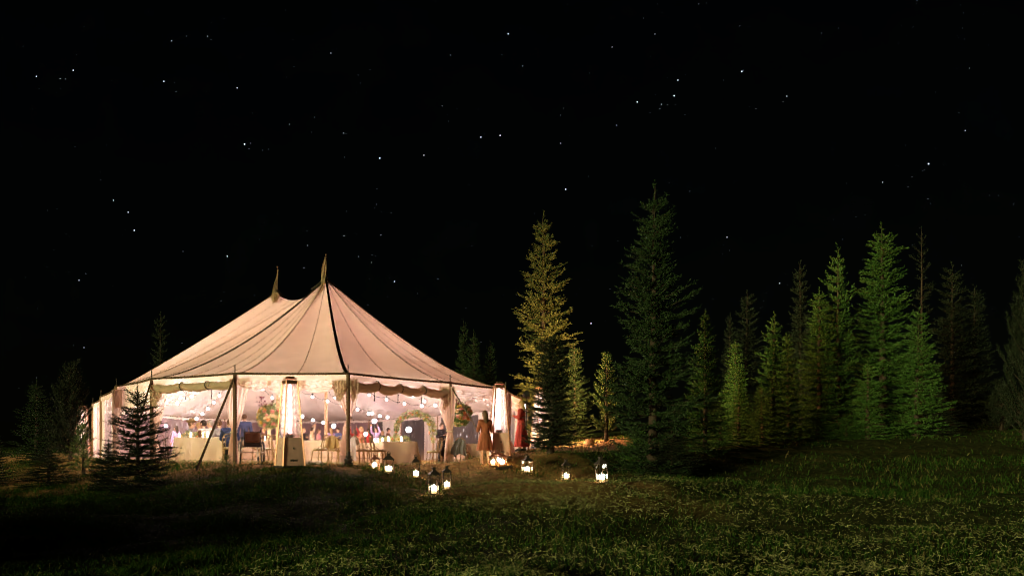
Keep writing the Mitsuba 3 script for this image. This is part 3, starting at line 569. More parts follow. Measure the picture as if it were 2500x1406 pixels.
for px, py, s in st:
    p = W(px, py, D); r = s * .58 / F * D * .8; o = trimesh.creation.icosphere(0, r)
    m.add(o.vertices + p, o.faces)
k = thing('stars', 'scattered bluish white stars over the black night sky', 'stars', kind='stuff')
whole(k, m, 'mat_glow', smooth=False, emit=(1.2, 1.4, 1.9))
# ------------------------------------------------------------------ bentwood chairs
def chair_parts(wood, pad):
    p = []; sh = .455
    for sx in (-1, 1):
        p.append(('leg', mikit.ply(MB().tube(curve([[sx * .15, .15, sh - .03], [sx * .165, .17, .25], [sx * .19, .20, 0]], 7), [.016, .017, .016, .015, .014, .013, .012], 8).mesh(), wood, smooth=True)))
    # rear legs run on into the outer hoop
    hoop = curve([[-.20, -.20, 0], [-.175, -.185, .25], [-.17, -.18, sh], [-.19, -.22, .68], [-.135, -.255, .86], [0, -.265, .905], [.135, -.255, .86], [.19, -.22, .68], [.17, -.18, sh], [.175, -.185, .25], [.20, -.20, 0]], 60)
    p.append(('back_hoop', mikit.ply(MB().tube(hoop, .0155, 8).mesh(), wood, smooth=True)))
    inner = curve([[-.10, -.185, sh], [-.105, -.215, .64], [-.07, -.245, .79], [0, -.252, .83], [.07, -.245, .79], [.105, -.215, .64], [.10, -.185, sh]], 36)
    p.append(('inner_hoop', mikit.ply(MB().tube(inner, .011, 8).mesh(), wood, smooth=True)))
    th = np.linspace(0, 2 * np.pi, 37)[:-1]; rr = lambda a: .205 * (1 - .04 * np.cos(2 * a))
    ring = lambda k, z: np.stack([rr(th) * k * np.cos(th), rr(th) * k * np.sin(th), np.full(36, z)], -1)
    p.append(('seat', mikit.ply(MB().grid(np.stack([ring(.001, sh - .03), ring(.96, sh - .03), ring(1, sh - .02), ring(1, sh), ring(.97, sh + .006), ring(.001, sh + .004)]), closed=True).mesh(), wood, smooth=40)))
    p.append(('cushion', mikit.ply(MB().grid(np.stack([ring(.001, sh + .006), ring(.94, sh + .006), ring(.99, sh + .02), ring(.95, sh + .04), ring(.5, sh + .052), ring(.001, sh + .055)]), closed=True).mesh(), pad, smooth=True)))
    q = np.linspace(0, 2 * np.pi, 33); p.append(('stretcher', mikit.ply(MB().tube(np.stack([.172 * np.cos(q), .172 * np.sin(q), np.full(33, .22)], -1), .010, 6, caps=False).mesh(), wood, smooth=True)))
    for sx in (-1, 1): p.append(('brace', mikit.ply(MB().tube(curve([[sx * .17, -.19, .60], [sx * .20, -.08, .50], [sx * .19, .0, sh - .01]], 9), .009, 6).mesh(), wood, smooth=True)))
    return p
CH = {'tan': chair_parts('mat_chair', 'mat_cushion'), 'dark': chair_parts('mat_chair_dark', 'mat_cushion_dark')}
def chair(label, px, Y, rz, kind='tan'):
    x = (px - HX) / F * Y; k = thing('bentwood_chair', label, 'chair', 'bentwood chairs at the tables'); z = float(floor_z(x)) + .005
    copies(k, CH[kind], xf((x, Y, z), rz)); return np.array([x, Y, z])
PI = math.pi
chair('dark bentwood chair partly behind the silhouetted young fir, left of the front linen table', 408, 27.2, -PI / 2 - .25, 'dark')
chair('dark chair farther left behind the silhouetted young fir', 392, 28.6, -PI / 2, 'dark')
c_w = chair('bentwood chair behind the pinkish curtain with the hunched guest on it', 560, 26.7, .25)
chair('bentwood chair right behind the wheelchair', 636, 27.6, -.2)
chair('bentwood chair just left of the left-hand patio heater', 652, 27.1, .15)
chair('bentwood chair half hidden by the left-hand patio heater', 676, 27.8, -.1)
chair('bentwood chair seen from the side between the left-hand heater and the centre pole', 781, 25.9, 1.15)
c_j = chair('bentwood chair with the tan jacket hung over its back', 818, 27.2, -.12)
chair('bentwood chair right of the one with the tan jacket', 842, 27.6, -.3)
c_s = chair('bentwood chair draped with the white shawl', 884, 26.4, -.9)
chair('bentwood chair between the white shawl and the long table', 905, 27.0, -1.0)
chair('bentwood chair behind the wide dark lantern, facing the long table', 925, 26.3, -1.1)
chair('bentwood chair at the right side of the long table, seen edge on', 1058, 27.4, 1.35)
chair('bentwood chair second at the right side of the long table', 1072, 28.6, 1.2)
c_d1 = chair('bentwood chair just left of the cream curtain with a dark jacket over it', 1090, 28.6, .3)
c_d2 = chair('bentwood chair right of the cream curtain with a dark coat on its back', 1131, 27.6, -.35)
chair('bentwood chair beyond the far end of the long table', 862, 31.5, -1.0)
chair('bentwood chair at the back table behind the centre pole', 838, 31.2, .2)
# ------------------------------------------------------------------ tables under floor-length linen
def table(label, cx, cy, w, d, rz, h=.76, seed=0):
    k = thing('banquet_table', label, 'table', 'linen covered tables'); z0 = float(floor_z(cx)); rs = np.random.default_rng(seed)
    n = 60; r = .03
    per = []
    for sx, sy, a0 in ((1, -1, -90), (1, 1, 0), (-1, 1, 90), (-1, -1, 180)):
        for a in np.radians(np.linspace(a0, a0 + 90, 7)): per.append([sx * (w / 2 - r) + r * math.cos(a), sy * (d / 2 - r) + r * math.sin(a)])
    per = np.array(per + per[:1]); s = np.concatenate([[0], np.cumsum(np.linalg.norm(np.diff(per, axis=0), axis=1))]); q = np.linspace(0, s[-1], 181)[:-1]
    L = np.stack([np.interp(q, s, per[:, i]) for i in (0, 1)], -1)
    t = np.roll(L, -1, 0) - np.roll(L, 1, 0); nr = np.stack([t[:, 1], -t[:, 0]], -1); nr /= np.linalg.norm(nr, axis=1, keepdims=True)
    nz = meshkit.fbm(np.stack([q * 1.7, 0 * q + seed * 3.1, 0 * q], -1), 3, seed)
    corner = np.exp(-((np.abs(np.abs(L[:, 0]) - w / 2) + np.abs(np.abs(L[:, 1]) - d / 2)) / .16) ** 2)
    rows = [np.concatenate([L * .001, np.full((180, 1), h + .004)], 1), np.concatenate([L * .97, np.full((180, 1), h + .004)], 1), np.concatenate([L, np.full((180, 1), h)], 1)]
    for v in np.linspace(.06, 1, 12):
        off = v * .04 + v ** 1.2 * (.05 * np.sin(q * 9 + nz * 9) * (.3 + nz) + .10 * corner * np.cos(q * 2) ** 2 + .05 * (nz - .5)) + .006 * np.sin(q * 23 + v * 4 + nz * 14)
        rows.append(np.concatenate([L + nr * off[:, None], np.full((180, 1), h * (1 - v) + .012)], 1))
    M = xf((cx, cy, z0), rz)
    part(k, 'tablecloth', MB().grid(np.stack(rows), closed=True), 'mat_linen', smooth=True, to_world=M)
    part(k, 'tabletop', MB().box([0, 0, h - .02], [w - .02, d - .02, .03]), 'mat_mast', to_world=M)
    R = rotz(rz)
    return lambda u, v, dz=0.0: R @ np.array([u * w / 2, v * d / 2, 0]) + np.array([cx, cy, z0 + h + .006 + dz])
def at(px, Y): return (px - HX) / F * Y
t1 = table('front linen table left of the wheelchair, nearest the dark young fir', at(483, 27.2), 28.2, 1.55, 2.2, .05, .80, 1)
t2 = table('linen table behind the left-hand patio heater', at(752, 28.6), 29.3, 1.7, 1.1, -.1, .78, 2)
t3 = table('long linen table right of centre behind the tall lantern', at(958, 29.6), 29.4, 1.1, 4.4, .27, .76, 3)
t4 = table('linen table behind the right-hand patio heater', at(1166, 29.4), 29.6, 1.3, 1.5, .35, .76, 4)
t5 = table('linen table behind the wheelchair and chairs', at(655, 30.6), 30.4, 1.6, 2.6, .3, .76, 5)
t6 = table('back table behind the front centre pole', at(846, 34.0), 33.6, 1.2, 3.2, .5, .76, 6)
# ------------------------------------------------------------------ things on the tables
GL = mikit.ply(MB().lathe([(.034, 0), (.034, .004), (.005, .008), (.004, .085), (.02, .10), (.038, .135), (.036, .185), (.033, .205)], seg=16).mesh(), 'mat_glass', smooth=True)
CUP = mikit.ply(MB().lathe([(.001, .002), (.036, .002), (.038, .09), (.034, .09), (.033, .01)], seg=16).mesh(), 'mat_glass', smooth=True)
PLATE = mikit.ply(MB().lathe([(.001, .004), (.08, .004), (.13, .018), (.132, .022), (.08, .010), (.001, .009)], seg=24).mesh(), 'mat_ceramic', smooth=40)
def put(name, label, cat, d, p, group, rz=0., s=1.):
    k = thing(name, label, cat, group); scene[k] = {**d, 'to_world': xf(p, rz, s)}; return k
rp = np.random.default_rng(3)
ORD = ['first', 'second', 'third', 'fourth', 'fifth', 'sixth', 'seventh', 'eighth', 'ninth']; ROWS = {}
def in_row(key, p, noun, wh): ROWS.setdefault((noun, wh), []).append((p[0] / p[1], key))
def name_rows():
    for (noun, wh), l in ROWS.items():
        for i, (_, key) in enumerate(sorted(l)): labels[key]['label'] = (f'{noun} {wh}' if len(l) == 1 else f'{noun} {wh}, {ORD[i]} from the left')
WH = ['on the front linen table', 'on the table behind the left heater', 'on the long linen table', 'on the table behind the right heater', 'on the table behind the wheelchair', 'on the back table by the pole']
def glasses(tb, i, spots):
    for j, (u, v) in enumerate(spots): in_row(put('wine_glass', 'x', 'glass', GL, tb(u, v), f'glasses {WH[i]}', 0, float(1 + .1 * rp.random())), tb(u, v), 'clear stemmed glass', WH[i])
glasses(t1, 0, [(-.5, -.86), (.35, -.8), (.52, -.9), (.7, -.82), (.05, -.7), (-.15, -.5)])
glasses(t2, 1, [(-.1, -.85), (.02, -.7), (.12, -.9), (.5, -.85), (.6, -.6)])
glasses(t3, 2, [(-.9, -.5), (-.9, -.2), (-.9, .1), (-.9, .4), (.8, -.9), (.3, -.95), (.6, -.5), (-.3, -.9)])
glasses(t4, 3, [(-.5, -.9), (.2, -.85), (.5, -.8)])
glasses(t5, 4, [(.2, -.9), (.6, -.8), (-.3, -.8)])
for j, (tb, i, u, v) in enumerate([(t1, 0, -.6, -.75), (t1, 0, .6, -.6), (t2, 1, .4, -.8), (t3, 2, -.8, -.8), (t3, 2, .75, -.75), (t3, 2, -.75, -.35), (t4, 3, 0, -.75), (t5, 4, .4, -.7)]):
    in_row(put('dinner_plate', 'x', 'plate', PLATE, tb(u, v), f'plates {WH[i]}'), tb(u, v), 'white dinner plate', WH[i])
def candle(tb, i, u, v, h=.11, r=.03, e=1.):
    k = thing('table_candle', f'small lit candle glowing {WH[i]}', 'candle', f'candles {WH[i]}'); p = tb(u, v); in_row(k, p, 'lit candle', WH[i])
    part(k, 'wax', MB().lathe([(.001, 0), (r, 0), (r, h), (r * .8, h + .004), (.001, h)], p, 14), 'mat_wax', emit=np.array([1, .72, .5]) * 6 * e, wt=.35)
    part(k, 'flame', MB().lathe([(.001, h), (.011, h + .015), (.001, h + .05)], p, 8), 'mat_glow', emit=np.array([1, .75, .45]) * 60, wt=.05)
for u, v in ((.12, -.86), (.22, -.7), (.34, -.9), (-.85, -.8), (-.35, -.9), (.72, -.5)): candle(t1, 0, u, v, .08 + .05 * rp.random())
for u, v in ((-.85, -.6), (-.6, -.85), (.1, -.9), (-.85, .0), (-.85, .5), (.2, -.6)): candle(t3, 2, u, v, .09 + .04 * rp.random(), .035, 1.3)
for u, v in ((0, -.9), (.3, .2)): candle(t6, 5, u, v, .1, .035, 1.4)
candle(t5, 4, -.1, -.8)
name_rows()
k = thing('pepper_mill', 'tall dark red pillar candle holder on the front linen table', 'candle holder'); whole(k, MB().lathe([(.001, 0), (.045, 0), (.045, .21), (.04, .22), (.001, .22)], t1(.02, -.93), 16), 'mat_cloth_brown')
# flowers
def leaf_cloud(n, rad, c, seed, size=.06, squash=(1, 1, 1)):
    rs = np.random.default_rng(seed); d = rs.normal(0, 1, (n, 3)); d /= np.linalg.norm(d, axis=1, keepdims=True)
    p = d * (rad * rs.uniform(.35, 1.05, n) ** .6)[:, None] * np.array(squash); nd = d + rs.normal(0, .6, (n, 3)); nd /= np.linalg.norm(nd, axis=1, keepdims=True)
    sd = np.cross(nd, rs.normal(0, 1, (n, 3))); sd /= np.linalg.norm(sd, axis=1, keepdims=True); up = np.cross(sd, nd)
    L = size * rs.uniform(.6, 1.4, n)[:, None]; w = L * .38
    V = np.stack([p, p + nd * L * .5 + sd * w + up * L * .1, p + nd * L, p + nd * L * .5 - sd * w + up * L * .1], 1).reshape(-1, 3) + np.asarray(c)
    i = np.arange(n)[:, None] * 4; return V, np.vstack([i + [0, 1, 2], i + [0, 2, 3]])
def blossom_mesh(r, seed, c, nrm):
    rs = np.random.default_rng(seed); m = MB(); nrm = np.asarray(nrm, float) / np.linalg.norm(nrm)
    a = np.cross(nrm, [.3, .2, .9]); a /= np.linalg.norm(a); b = np.cross(nrm, a)
    for ring, (k, tilt, sz) in enumerate(((7, .25, 1.0), (6, .8, .8), (4, 1.25, .55))):
        for i in range(k):
            th = 2 * np.pi * i / k + ring * .4 + rs.normal(0, .1); o = a * math.cos(th) + b * math.sin(th); s = np.cross(nrm, o)
            e = o * math.cos(tilt) + nrm * math.sin(tilt)
            base = np.asarray(c) + nrm * r * .1 * ring; w = s * r * .42 * sz
            m.add([base, base + e * r * .55 * sz + w, base + e * r * sz + nrm * r * .15, base + e * r * .55 * sz - w], [[0, 1, 2, 3]])
    return m.mesh()
PET = ['mat_petal_peach', 'mat_petal_cream', 'mat_petal_cream', 'mat_petal_yellow', 'mat_petal_pink', 'mat_petal_cream']
def bouquet(k, c, rad, nb, seed, leaf='mat_leaf', br=.06, squash=(1, 1, 1), nl=900, sprig=0, ls=.07):
    rs = np.random.default_rng(seed); c = np.asarray(c, float)
    part(k, 'foliage', leaf_cloud(nl, rad, c, seed, ls, squash), leaf, smooth=False)
    for i in range(nb):
        d = rs.normal(0, 1, 3) * [1, 1, .8]; d[1] = -abs(d[1]) if rs.random() < .75 else d[1]; d /= np.linalg.norm(d)
        part(k, 'blossom', blossom_mesh(br * rs.uniform(.7, 1.35), seed * 100 + i, c + d * rad * np.array(squash) * rs.uniform(.82, 1.04), d), PET[rs.integers(len(PET))], smooth=False)
    for i in range(sprig):
        a = rs.uniform(-.5, .5); m = MB(); t = np.linspace(0, 1, 6); L = rad * rs.uniform(1.2, 1.6)
        st = c + np.stack([L * (np.sin(a) * t + .15 * t ** 2 * np.sign(a)), -.1 * t, L * np.cos(a) * t * 1.05], -1); m.tube(st, .006, 4, caps=False)
        for j in range(3, 6): m.add(*leaf_cloud(7, .07, st[j], seed * 7 + i * 10 + j, .07))
        part(k, 'sprig', m, 'mat_petal_burgundy' if i % 2 == 0 else leaf, smooth=False)
p = t5(.15, -.55); x0, y0 = at(657, 28.6), 28.6
k = thing('flower_arrangement', 'tall bouquet of peach and cream flowers in a pale vase left of the left-hand heater', 'flower arrangement'); pb = np.array([at(657, p[1]), p[1], p[2]])
part(k, 'vase', MB().lathe([(.001, 0), (.085, 0), (.075, .1), (.06, .3), (.09, .44), (.085, .44)], pb, 20), 'mat_petal_cream', smooth=True)
bouquet(k, pb + [0, 0, .82], .40, 46, 41, 'mat_leaf_pale', .075, (1.0, .9, 1.0), 1500, 5)
q = t4(-.35, -.2); k = thing('flower_arrangement', 'tall bouquet of orange and cream flowers between the cream curtain and the right-hand heater', 'flower arrangement'); pb = np.array([at(1124, q[1]), q[1], q[2]])
part(k, 'vase', MB().lathe([(.001, 0), (.08, 0), (.03, .06), (.03, .55), (.08, .66)], pb, 20), 'mat_glass', smooth=True)
bouquet(k, pb + [0, 0, 1.0], .40, 56, 42, 'mat_leaf', .075, (.95, .9, .9), 1500, 6)
for lab, tb, spots, sd in (('low garland of cream and yellow flowers on the front linen table', t1, [(-.55, -.75), (-.1, -.82), (.02, -.7)], 51), ('low run of peach flowers and foliage along the long linen table', t3, [(-.5, -.8), (-.55, -.4), (-.5, 0), (-.4, .4), (.35, -.85), (-.1, -.85)], 52), ('low flowers on the back table behind the centre pole', t6, [(0, -.7), (0, -.2), (.2, .3)], 53), ('small dark leaved posy on the table behind the right-hand heater', t4, [(.45, -.6)], 54)):
    k = thing('table_flowers', lab, 'flowers')
    for i, (u, v) in enumerate(spots): bouquet(k, tb(u, v, .07), .13, 7, sd * 10 + i, 'mat_leaf_pale', .04, (1.3, 1.1, .75), 160, 0, .05)
# floral arch at the end of the long table
k = thing('floral_arch', 'wide arch of peach and cream flowers behind the long table', 'floral arch')
A = W(966, 1040, 34.5); B_ = W(1058, 1040, 34.5); zf = float(floor_z(A[0])); top = 2.05
ac = curve([[A[0], 34.5, zf], [A[0] + .02, 34.5, 1.2], [A[0] + .15, 34.5, 1.75], [(A[0] + B_[0]) / 2, 34.5, top], [B_[0] - .15, 34.5, 1.75], [B_[0] - .02, 34.5, 1.2], [B_[0], 34.5, zf]], 40)
part(k, 'frame', MB().tube(ac, .025, 8), 'mat_pole')
for i in range(4, 36, 2): bouquet(k, ac[i] + [0, -.03, 0], .15 if 14 < i < 34 else .09, 4, 600 + i, 'mat_leaf_pale' if i % 4 else 'mat_leaf', .048, (1, .8, 1), 90, 0, .06)
# ------------------------------------------------------------------ wheelchair
k = thing('wheelchair', 'empty black wheelchair with a brown bag on its back, seen from behind', 'wheelchair')
wx, wy = at(613, 25.9), 25.9; M = xf((wx, wy, float(floor_z(wx)) + .003), .42, 1.12)
def torus(R, r, c, n=40, s=8):
    a = np.linspace(0, 2 * np.pi, n + 1); P = np.stack([0 * a, R * np.cos(a), R * np.sin(a)], -1) + np.asarray(c); return MB().tube(P, r, s, caps=False).mesh()
for sx in (-1, 1):
    wk = part(k, 'wheel', torus(.29, .018, (sx * .30, 0, .308)), 'mat_rubber', smooth=True, to_world=M)
    part(wk, 'hand_rim', torus(.255, .010, (sx * .335, 0, .308)), 'mat_steel_rough', smooth=True, to_world=M)
    part(wk, 'hub', MB().tube([[sx * .26, 0, .308], [sx * .34, 0, .308]], .03, 12), 'mat_steel_rough', to_world=M)
    for j in range(14):
        a = j * 2 * np.pi / 14; part(wk, 'spoke', MB().tube([[sx * .30, .02 * math.cos(a), .308 + .02 * math.sin(a)], [sx * .30, .28 * math.cos(a + .12), .308 + .28 * math.sin(a + .12)]], .0025, 4), 'mat_steel_rough', to_world=M)
    part(k, 'push_handle', MB().tube(curve([[sx * .21, -.20, .45], [sx * .21, -.25, .88], [sx * .21, -.30, .92], [sx * .21, -.38, .92]], 10), .012, 8), 'mat_black', smooth=True, to_world=M)
    part(k, 'armrest', MB().box([sx * .24, .02, .70], [.05, .32, .04]).tube([[sx * .24, -.1, .48], [sx * .24, -.1, .69]], .01, 6).tube([[sx * .24, .15, .48], [sx * .24, .15, .69]], .01, 6), 'mat_black', to_world=M)
    part(k, 'caster', torus(.085, .018, (sx * .24, .36, .103), 24), 'mat_rubber', smooth=True, to_world=M)
    part(k, 'side_frame', MB().tube(curve([[sx * .22, -.2, .45], [sx * .22, .2, .45], [sx * .22, .40, .40], [sx * .22, .5, .12]], 12), .013, 8).tube([[sx * .24, .36, .19], [sx * .22, .36, .42]], .012, 6).tube([[sx * .26, 0, .308], [sx * .22, -.05, .45]], .014, 6), 'mat_steel_rough', smooth=True, to_world=M)
    part(k, 'footplate', MB().box([sx * .12, .54, .12], [.16, .12, .015]), 'mat_black', to_world=M)
part(k, 'seat', MB().box([0, .02, .47], [.42, .42, .05]), 'mat_cushion_dark', to_world=M)
part(k, 'backrest', MB().box([0, -.225, .68], [.40, .03, .38]), 'mat_black', to_world=M)
part(k, 'axle', MB().tube([[-.28, 0, .308], [.28, 0, .308]], .012, 8), 'mat_steel_rough', to_world=M)
part(k, 'cross_bar', MB().tube([[-.22, -.2, .45], [.22, -.2, .45]], .012, 8), 'mat_steel_rough', to_world=M)
b = m3.Manifold.batch_hull([m3.Manifold.sphere(.05, 16).translate((sx * .15, -.31, z)) for sx in (-1, 1) for z in (.62, .80)])
k = thing('shoulder_bag', 'dark brown bag hanging from the wheelchair handles', 'bag'); scene[k] = {**mikit.ply(b, 'mat_cloth_brown', smooth=50), 'to_world': M}
# ------------------------------------------------------------------ garments over chairs, small things on the ground
def over_back(name, label, cat, c, rz, mtl, w, front, back, seed, flare=.1):
    """cloth laid over a chair's hoop: front and back = how far it hangs on either side"""
    k = thing(name, label, cat); nv, nu = 34, 26; t = np.linspace(0, 1, nv); u = np.linspace(-1, 1, nu)
    s = t * (front + back); zt = .925
    y = np.where(s < front, -.215, -.30); z = np.where(s < front, zt - (front - s), zt - (s - front)); bend = np.clip(1 - np.abs(s - front) / .09, 0, 1)
    z = z + .02 * bend; y = -.258 + np.tanh((front - s) / .05) * .045
    hang = np.abs(s - front) / max(front, back)
    X = u[None] * (w * (1 - .55 * bend) + flare * hang)[:, None] + .02 * np.sin(t[:, None] * 9 + seed)
    Z_ = z[:, None] - .16 * (u[None] ** 2) * bend[:, None] - .03 * np.sin(u[None] * 5 + seed) * hang[:, None]
    Y_ = y[:, None] + (.035 * np.sin(u[None] * 8 + seed + t[:, None] * 3) + .02 * np.sin(u[None] * 19 + t[:, None] * 5)) * (.3 + hang[:, None]) - .05 * hang[:, None] * np.sign(s - front)[:, None]
    v_, f_ = MB().grid(np.stack([X, Y_, np.maximum(Z_, .03)], -1)).mesh()
    whole(k, tf((v_, f_), c, rz), mtl, smooth=True)
over_back('tan_jacket', 'tan jacket hung over a chair back in front of the open centre', 'jacket', c_j, -.12, 'mat_cloth_tan', .17, .18, .42, 1)
over_back('white_shawl', 'white shawl trailing from a chair back almost to the ground', 'shawl', c_s, -.9, 'mat_cloth_white', .14, .30, .78, 2, .2)
over_back('dark_jacket', 'dark jacket on the chair just left of the cream curtain', 'jacket', c_d1, .3, 'mat_cloth_black', .18, .2, .62, 3)
over_back('dark_coat', 'dark grey coat on the chair right of the cream curtain', 'coat', c_d2, -.35, 'mat_cloth_grey', .17, .2, .55, 4)
x, y = at(766, 25.2), 25.2; n = 26
gx_, gy_ = np.meshgrid(np.linspace(-1, 1, n), np.linspace(-1, 1, n), indexing='ij'); h_ = np.clip(1 - (gx_ ** 2 + gy_ ** 2) * .9, 0, 1) ** .5 * (.07 + .10 * meshkit.fbm(np.stack([gx_ * 3, gy_ * 3, 0 * gx_], -1), 3, 3))
k = thing('folded_blanket', 'cream blanket crumpled on the straw left of the side-on chair', 'blanket'); whole(k, MB().grid(np.stack([x + gx_ * .34, y + gy_ * .2, float(floor_z(x)) + .004 + h_], -1)), 'mat_cloth_cream', smooth=True)
x, y = at(834, 24.9), 24.9
k = thing('glass_cylinder', 'clear glass cylinder with a candle stub left of the centre pole', 'candle glass')
part(k, 'glass', MB().lathe([(.001, .01), (.075, .01), (.075, .32), (.07, .32), (.07, .02)], (x, y, float(floor_z(x))), 20), 'mat_glass', smooth=40); part(k, 'candle', MB().lathe([(.001, .02), (.05, .02), (.05, .12), (.001, .125)], (x, y, float(floor_z(x))), 16), 'mat_wax')
x, y = at(1440, 31.5), 31.5
k = thing('tree_stump', 'low sawn tree stump on the bank of wood chips', 'stump'); whole(k, MB().lathe([(.26, -.1), (.2, .05), (.17, .2), (.16, .22), (.001, .225)], (x, y, g1(x, y)), 14), 'mat_pole', smooth=40)
# ------------------------------------------------------------------ people: one continuous body each, clothes and hair as children
def hull(*balls): return m3.Manifold.batch_hull([m3.Manifold.sphere(float(r), 14).translate(tuple(float(x) for x in p)) for p, r in balls])
def finish(ms, edge, it=6):
    u = m3.Manifold.batch_boolean(ms, m3.OpType.Add).refine_to_length(edge); m = u.to_mesh()
    t = trimesh.Trimesh(m.vert_properties[:, :3], m.tri_verts, process=True); trimesh.smoothing.filter_taubin(t, iterations=it); return t
def person(label, x, y, rz, pose='stand', skin='mat_skin', hair='mat_hair_brown', long_hair=False, top='mat_cloth_navy', bottom='mat_cloth_black', dress=None, sleeves=1.0, lean=.0, turn=0., arms='down', hat=None, height=1.72, fine=.022, z=None, group=None, shoes='mat_black'):
    k = thing('person', label, 'person', group); S = height / 1.72
    J = {}; sit = pose == 'sit'; hz = .53 if sit else .93
    def up(p): p = np.array(p, float); c, s = math.cos(lean), math.sin(lean); dz = p[2] - .93; return np.array([p[0], p[1] * c + dz * s, hz + dz * c - p[1] * s])
    for n, p in dict(pel=(0, 0, .95), waist=(0, .005, 1.10), chest=(0, .0, 1.29), neck=(0, -.01, 1.45), skull=(0, .015, 1.60), chin=(0, .075, 1.51)).items(): J[n] = up(p)
    A = {'down': lambda s: ((s * .235, -.01, 1.13), (s * .235, .08, .90)), 'table': lambda s: ((s * .25, .12, 1.14), (s * .12, .36, 1.17)), 'hold': lambda s: ((s * .24, .0, 1.13), (s * .10, .22, 1.20)),
         'raise': lambda s: ((s * .32, .02, 1.50), (s * .26, .10, 1.78)), 'glass': lambda s: ((s * .24, -.01, 1.13), (s * .235, .08, .90)) if s < 0 else ((s * .24, .02, 1.13), (s * .16, .26, 1.27))}[arms]
    for s in (-1, 1):
        c = 'LR'[s > 0]; J['sh' + c] = up((s * (.165 if dress else .185), -.01, 1.40)); e, w = A(s); J['el' + c], J['wr' + c] = up(e), up(w)
        if sit: J['hip' + c], J['kn' + c], J['an' + c] = np.array([s * .09, .02, .53]), np.array([s * .12, .44, .52]), np.array([s * .11, .40, .09])
        else: J['hip' + c], J['kn' + c], J['an' + c] = np.array([s * .09, 0, .90]), np.array([s * .10, .03 - .02 * s, .49]), np.array([s * .10, -.01 - .04 * s, .09])
    Rh = rotz(turn)
    def hd(p): return J['skull'] + Rh @ np.array(p, float)
    ms = [hull((J['pel'], .125), (J['waist'], .11)), hull((J['waist'], .105), (J['chest'], .12)), hull((J['chest'] + [.06, 0, 0], .10), (J['chest'] - [.06, 0, 0], .10), (J['shL'], .055), (J['shR'], .055)), hull((J['neck'], .055), (hd((0, -.01, -.05)), .05)),
          m3.Manifold.sphere(1, 24).scale((.078, .098, .112)).translate(tuple(hd((0, 0, .02)))), hull((hd((0, .05, -.06)), .045), (hd((0, .01, -.03)), .062)), hull((hd((0, .092, -.01)), .014), (hd((0, .112, -.025)), .013), (hd((0, .095, .02)), .010)),
          hull((hd((.022, .088, -.062)), .008), (hd((-.022, .088, -.062)), .008))] + [hull((hd((s * .08, -.005, .005)), .016), (hd((s * .082, -.012, .035)), .016)) for s in (-1, 1)]
    for s in (-1, 1):
        c = 'LR'[s > 0]
        ms += [hull((J['sh' + c], .052), (J['el' + c], .040)), hull((J['el' + c], .039), (J['wr' + c], .026)), hull((J['hip' + c], .085), (J['kn' + c], .055)), hull((J['kn' + c], .053), (J['an' + c], .036)),
               hull((J['an' + c], .036), (J['an' + c] + [s * .01, .13, -.06], .026), (J['an' + c] + [0, -.04, -.05], .032))]
        f = J['wr' + c] - J['el' + c]; f /= np.linalg.norm(f); sd = np.cross(f, [0, 1.0, .2] if arms == 'down' else [0, 0, 1.0]); sd /= np.linalg.norm(sd); pn = np.cross(sd, f)
        w = J['wr' + c]; palm = w + f * .085
        ms.append(hull((w, .024), (palm + sd * .032, .014), (palm - sd * .032, .014)))
        for j, (o, L) in enumerate(((-.032, .062), (-.011, .075), (.011, .070), (.032, .055))):
            a = palm + sd * o; b_ = a + f * L * .55 + pn * .012 * s; ms += [hull((a, .0105), (b_, .0095)), hull((b_, .0095), (b_ + f * L * .38 + pn * .03 * s, .008))]
        th = w + f * .03 - sd * .03 * s; ms += [hull((th, .013), (th - sd * .03 * s + f * .03, .011)), hull((th - sd * .03 * s + f * .03, .011), (th - sd * .036 * s + f * .06, .009))]
    M = xf((x, y, float(floor_z(x)) if z is None else z), rz, S)
    body = finish(ms, fine); part(k, 'body', (body.vertices, body.faces), skin, smooth=True, to_world=M)
    part(k, 'eyes', MB().tm(trimesh.creation.icosphere(1, .011).apply_translation(hd((.030, .086, .008)))).tm(trimesh.creation.icosphere(1, .011).apply_translation(hd((-.030, .086, .008)))), 'mat_black', smooth=True, to_world=M, kind='stuff')
    g = .016
    tp = [hull((J['pel'], .125 + g), (J['waist'], .112 + g)), hull((J['waist'], .108 + g), (J['chest'], .12 + g)), hull((J['chest'] + [.06, 0, 0], .10 + g), (J['chest'] - [.06, 0, 0], .10 + g), (J['shL'], .055 + g), (J['shR'], .055 + g)), hull((J['neck'] - [0, 0, .03], .06 + g), (J['chest'], .09))]
    for c in 'LR':
        if sleeves > .3: tp.append(hull((J['sh' + c], .052 + g), (J['el' + c], .044 + g)))
        if sleeves > .8: tp.append(hull((J['el' + c], .044 + g), (J['wr' + c], .034 + g * .6)))
    if not dress and not sit: tp.append(hull((J['pel'], .14), (J['pel'] - [0, 0, .08], .15)))
    t = finish(tp, fine); part(k, 'dress_bodice' if dress else 'jacket', (t.vertices, t.faces), dress[0] if dress else top, smooth=True, to_world=M)
    if dress and not sit:                               # skirt with hanging folds
        n, th = 16, np.linspace(0, 2 * np.pi, 61)[:-1]; v = np.linspace(0, 1, n); zb = dress[1]
        R_ = np.interp(v, [0, .15, .35, 1], [.125, .165, .20, dress[2]])
        fold = 1 + (.07 * np.sin(th[None] * 7 + v[:, None] * 2) + .04 * np.sin(th[None] * 11)) * v[:, None]
        P = np.stack([R_[:, None] * fold * np.cos(th)[None], R_[:, None] * .82 * fold * np.sin(th)[None], np.broadcast_to((1.10 - (1.10 - zb) * v)[:, None], (n, 60))], -1)
        part(k, 'skirt', MB().grid(P, closed=True), dress[0], smooth=True, to_world=M)
    else:
        bt = [hull((J['pel'], .135), (J['hipL'], .10), (J['hipR'], .10))]
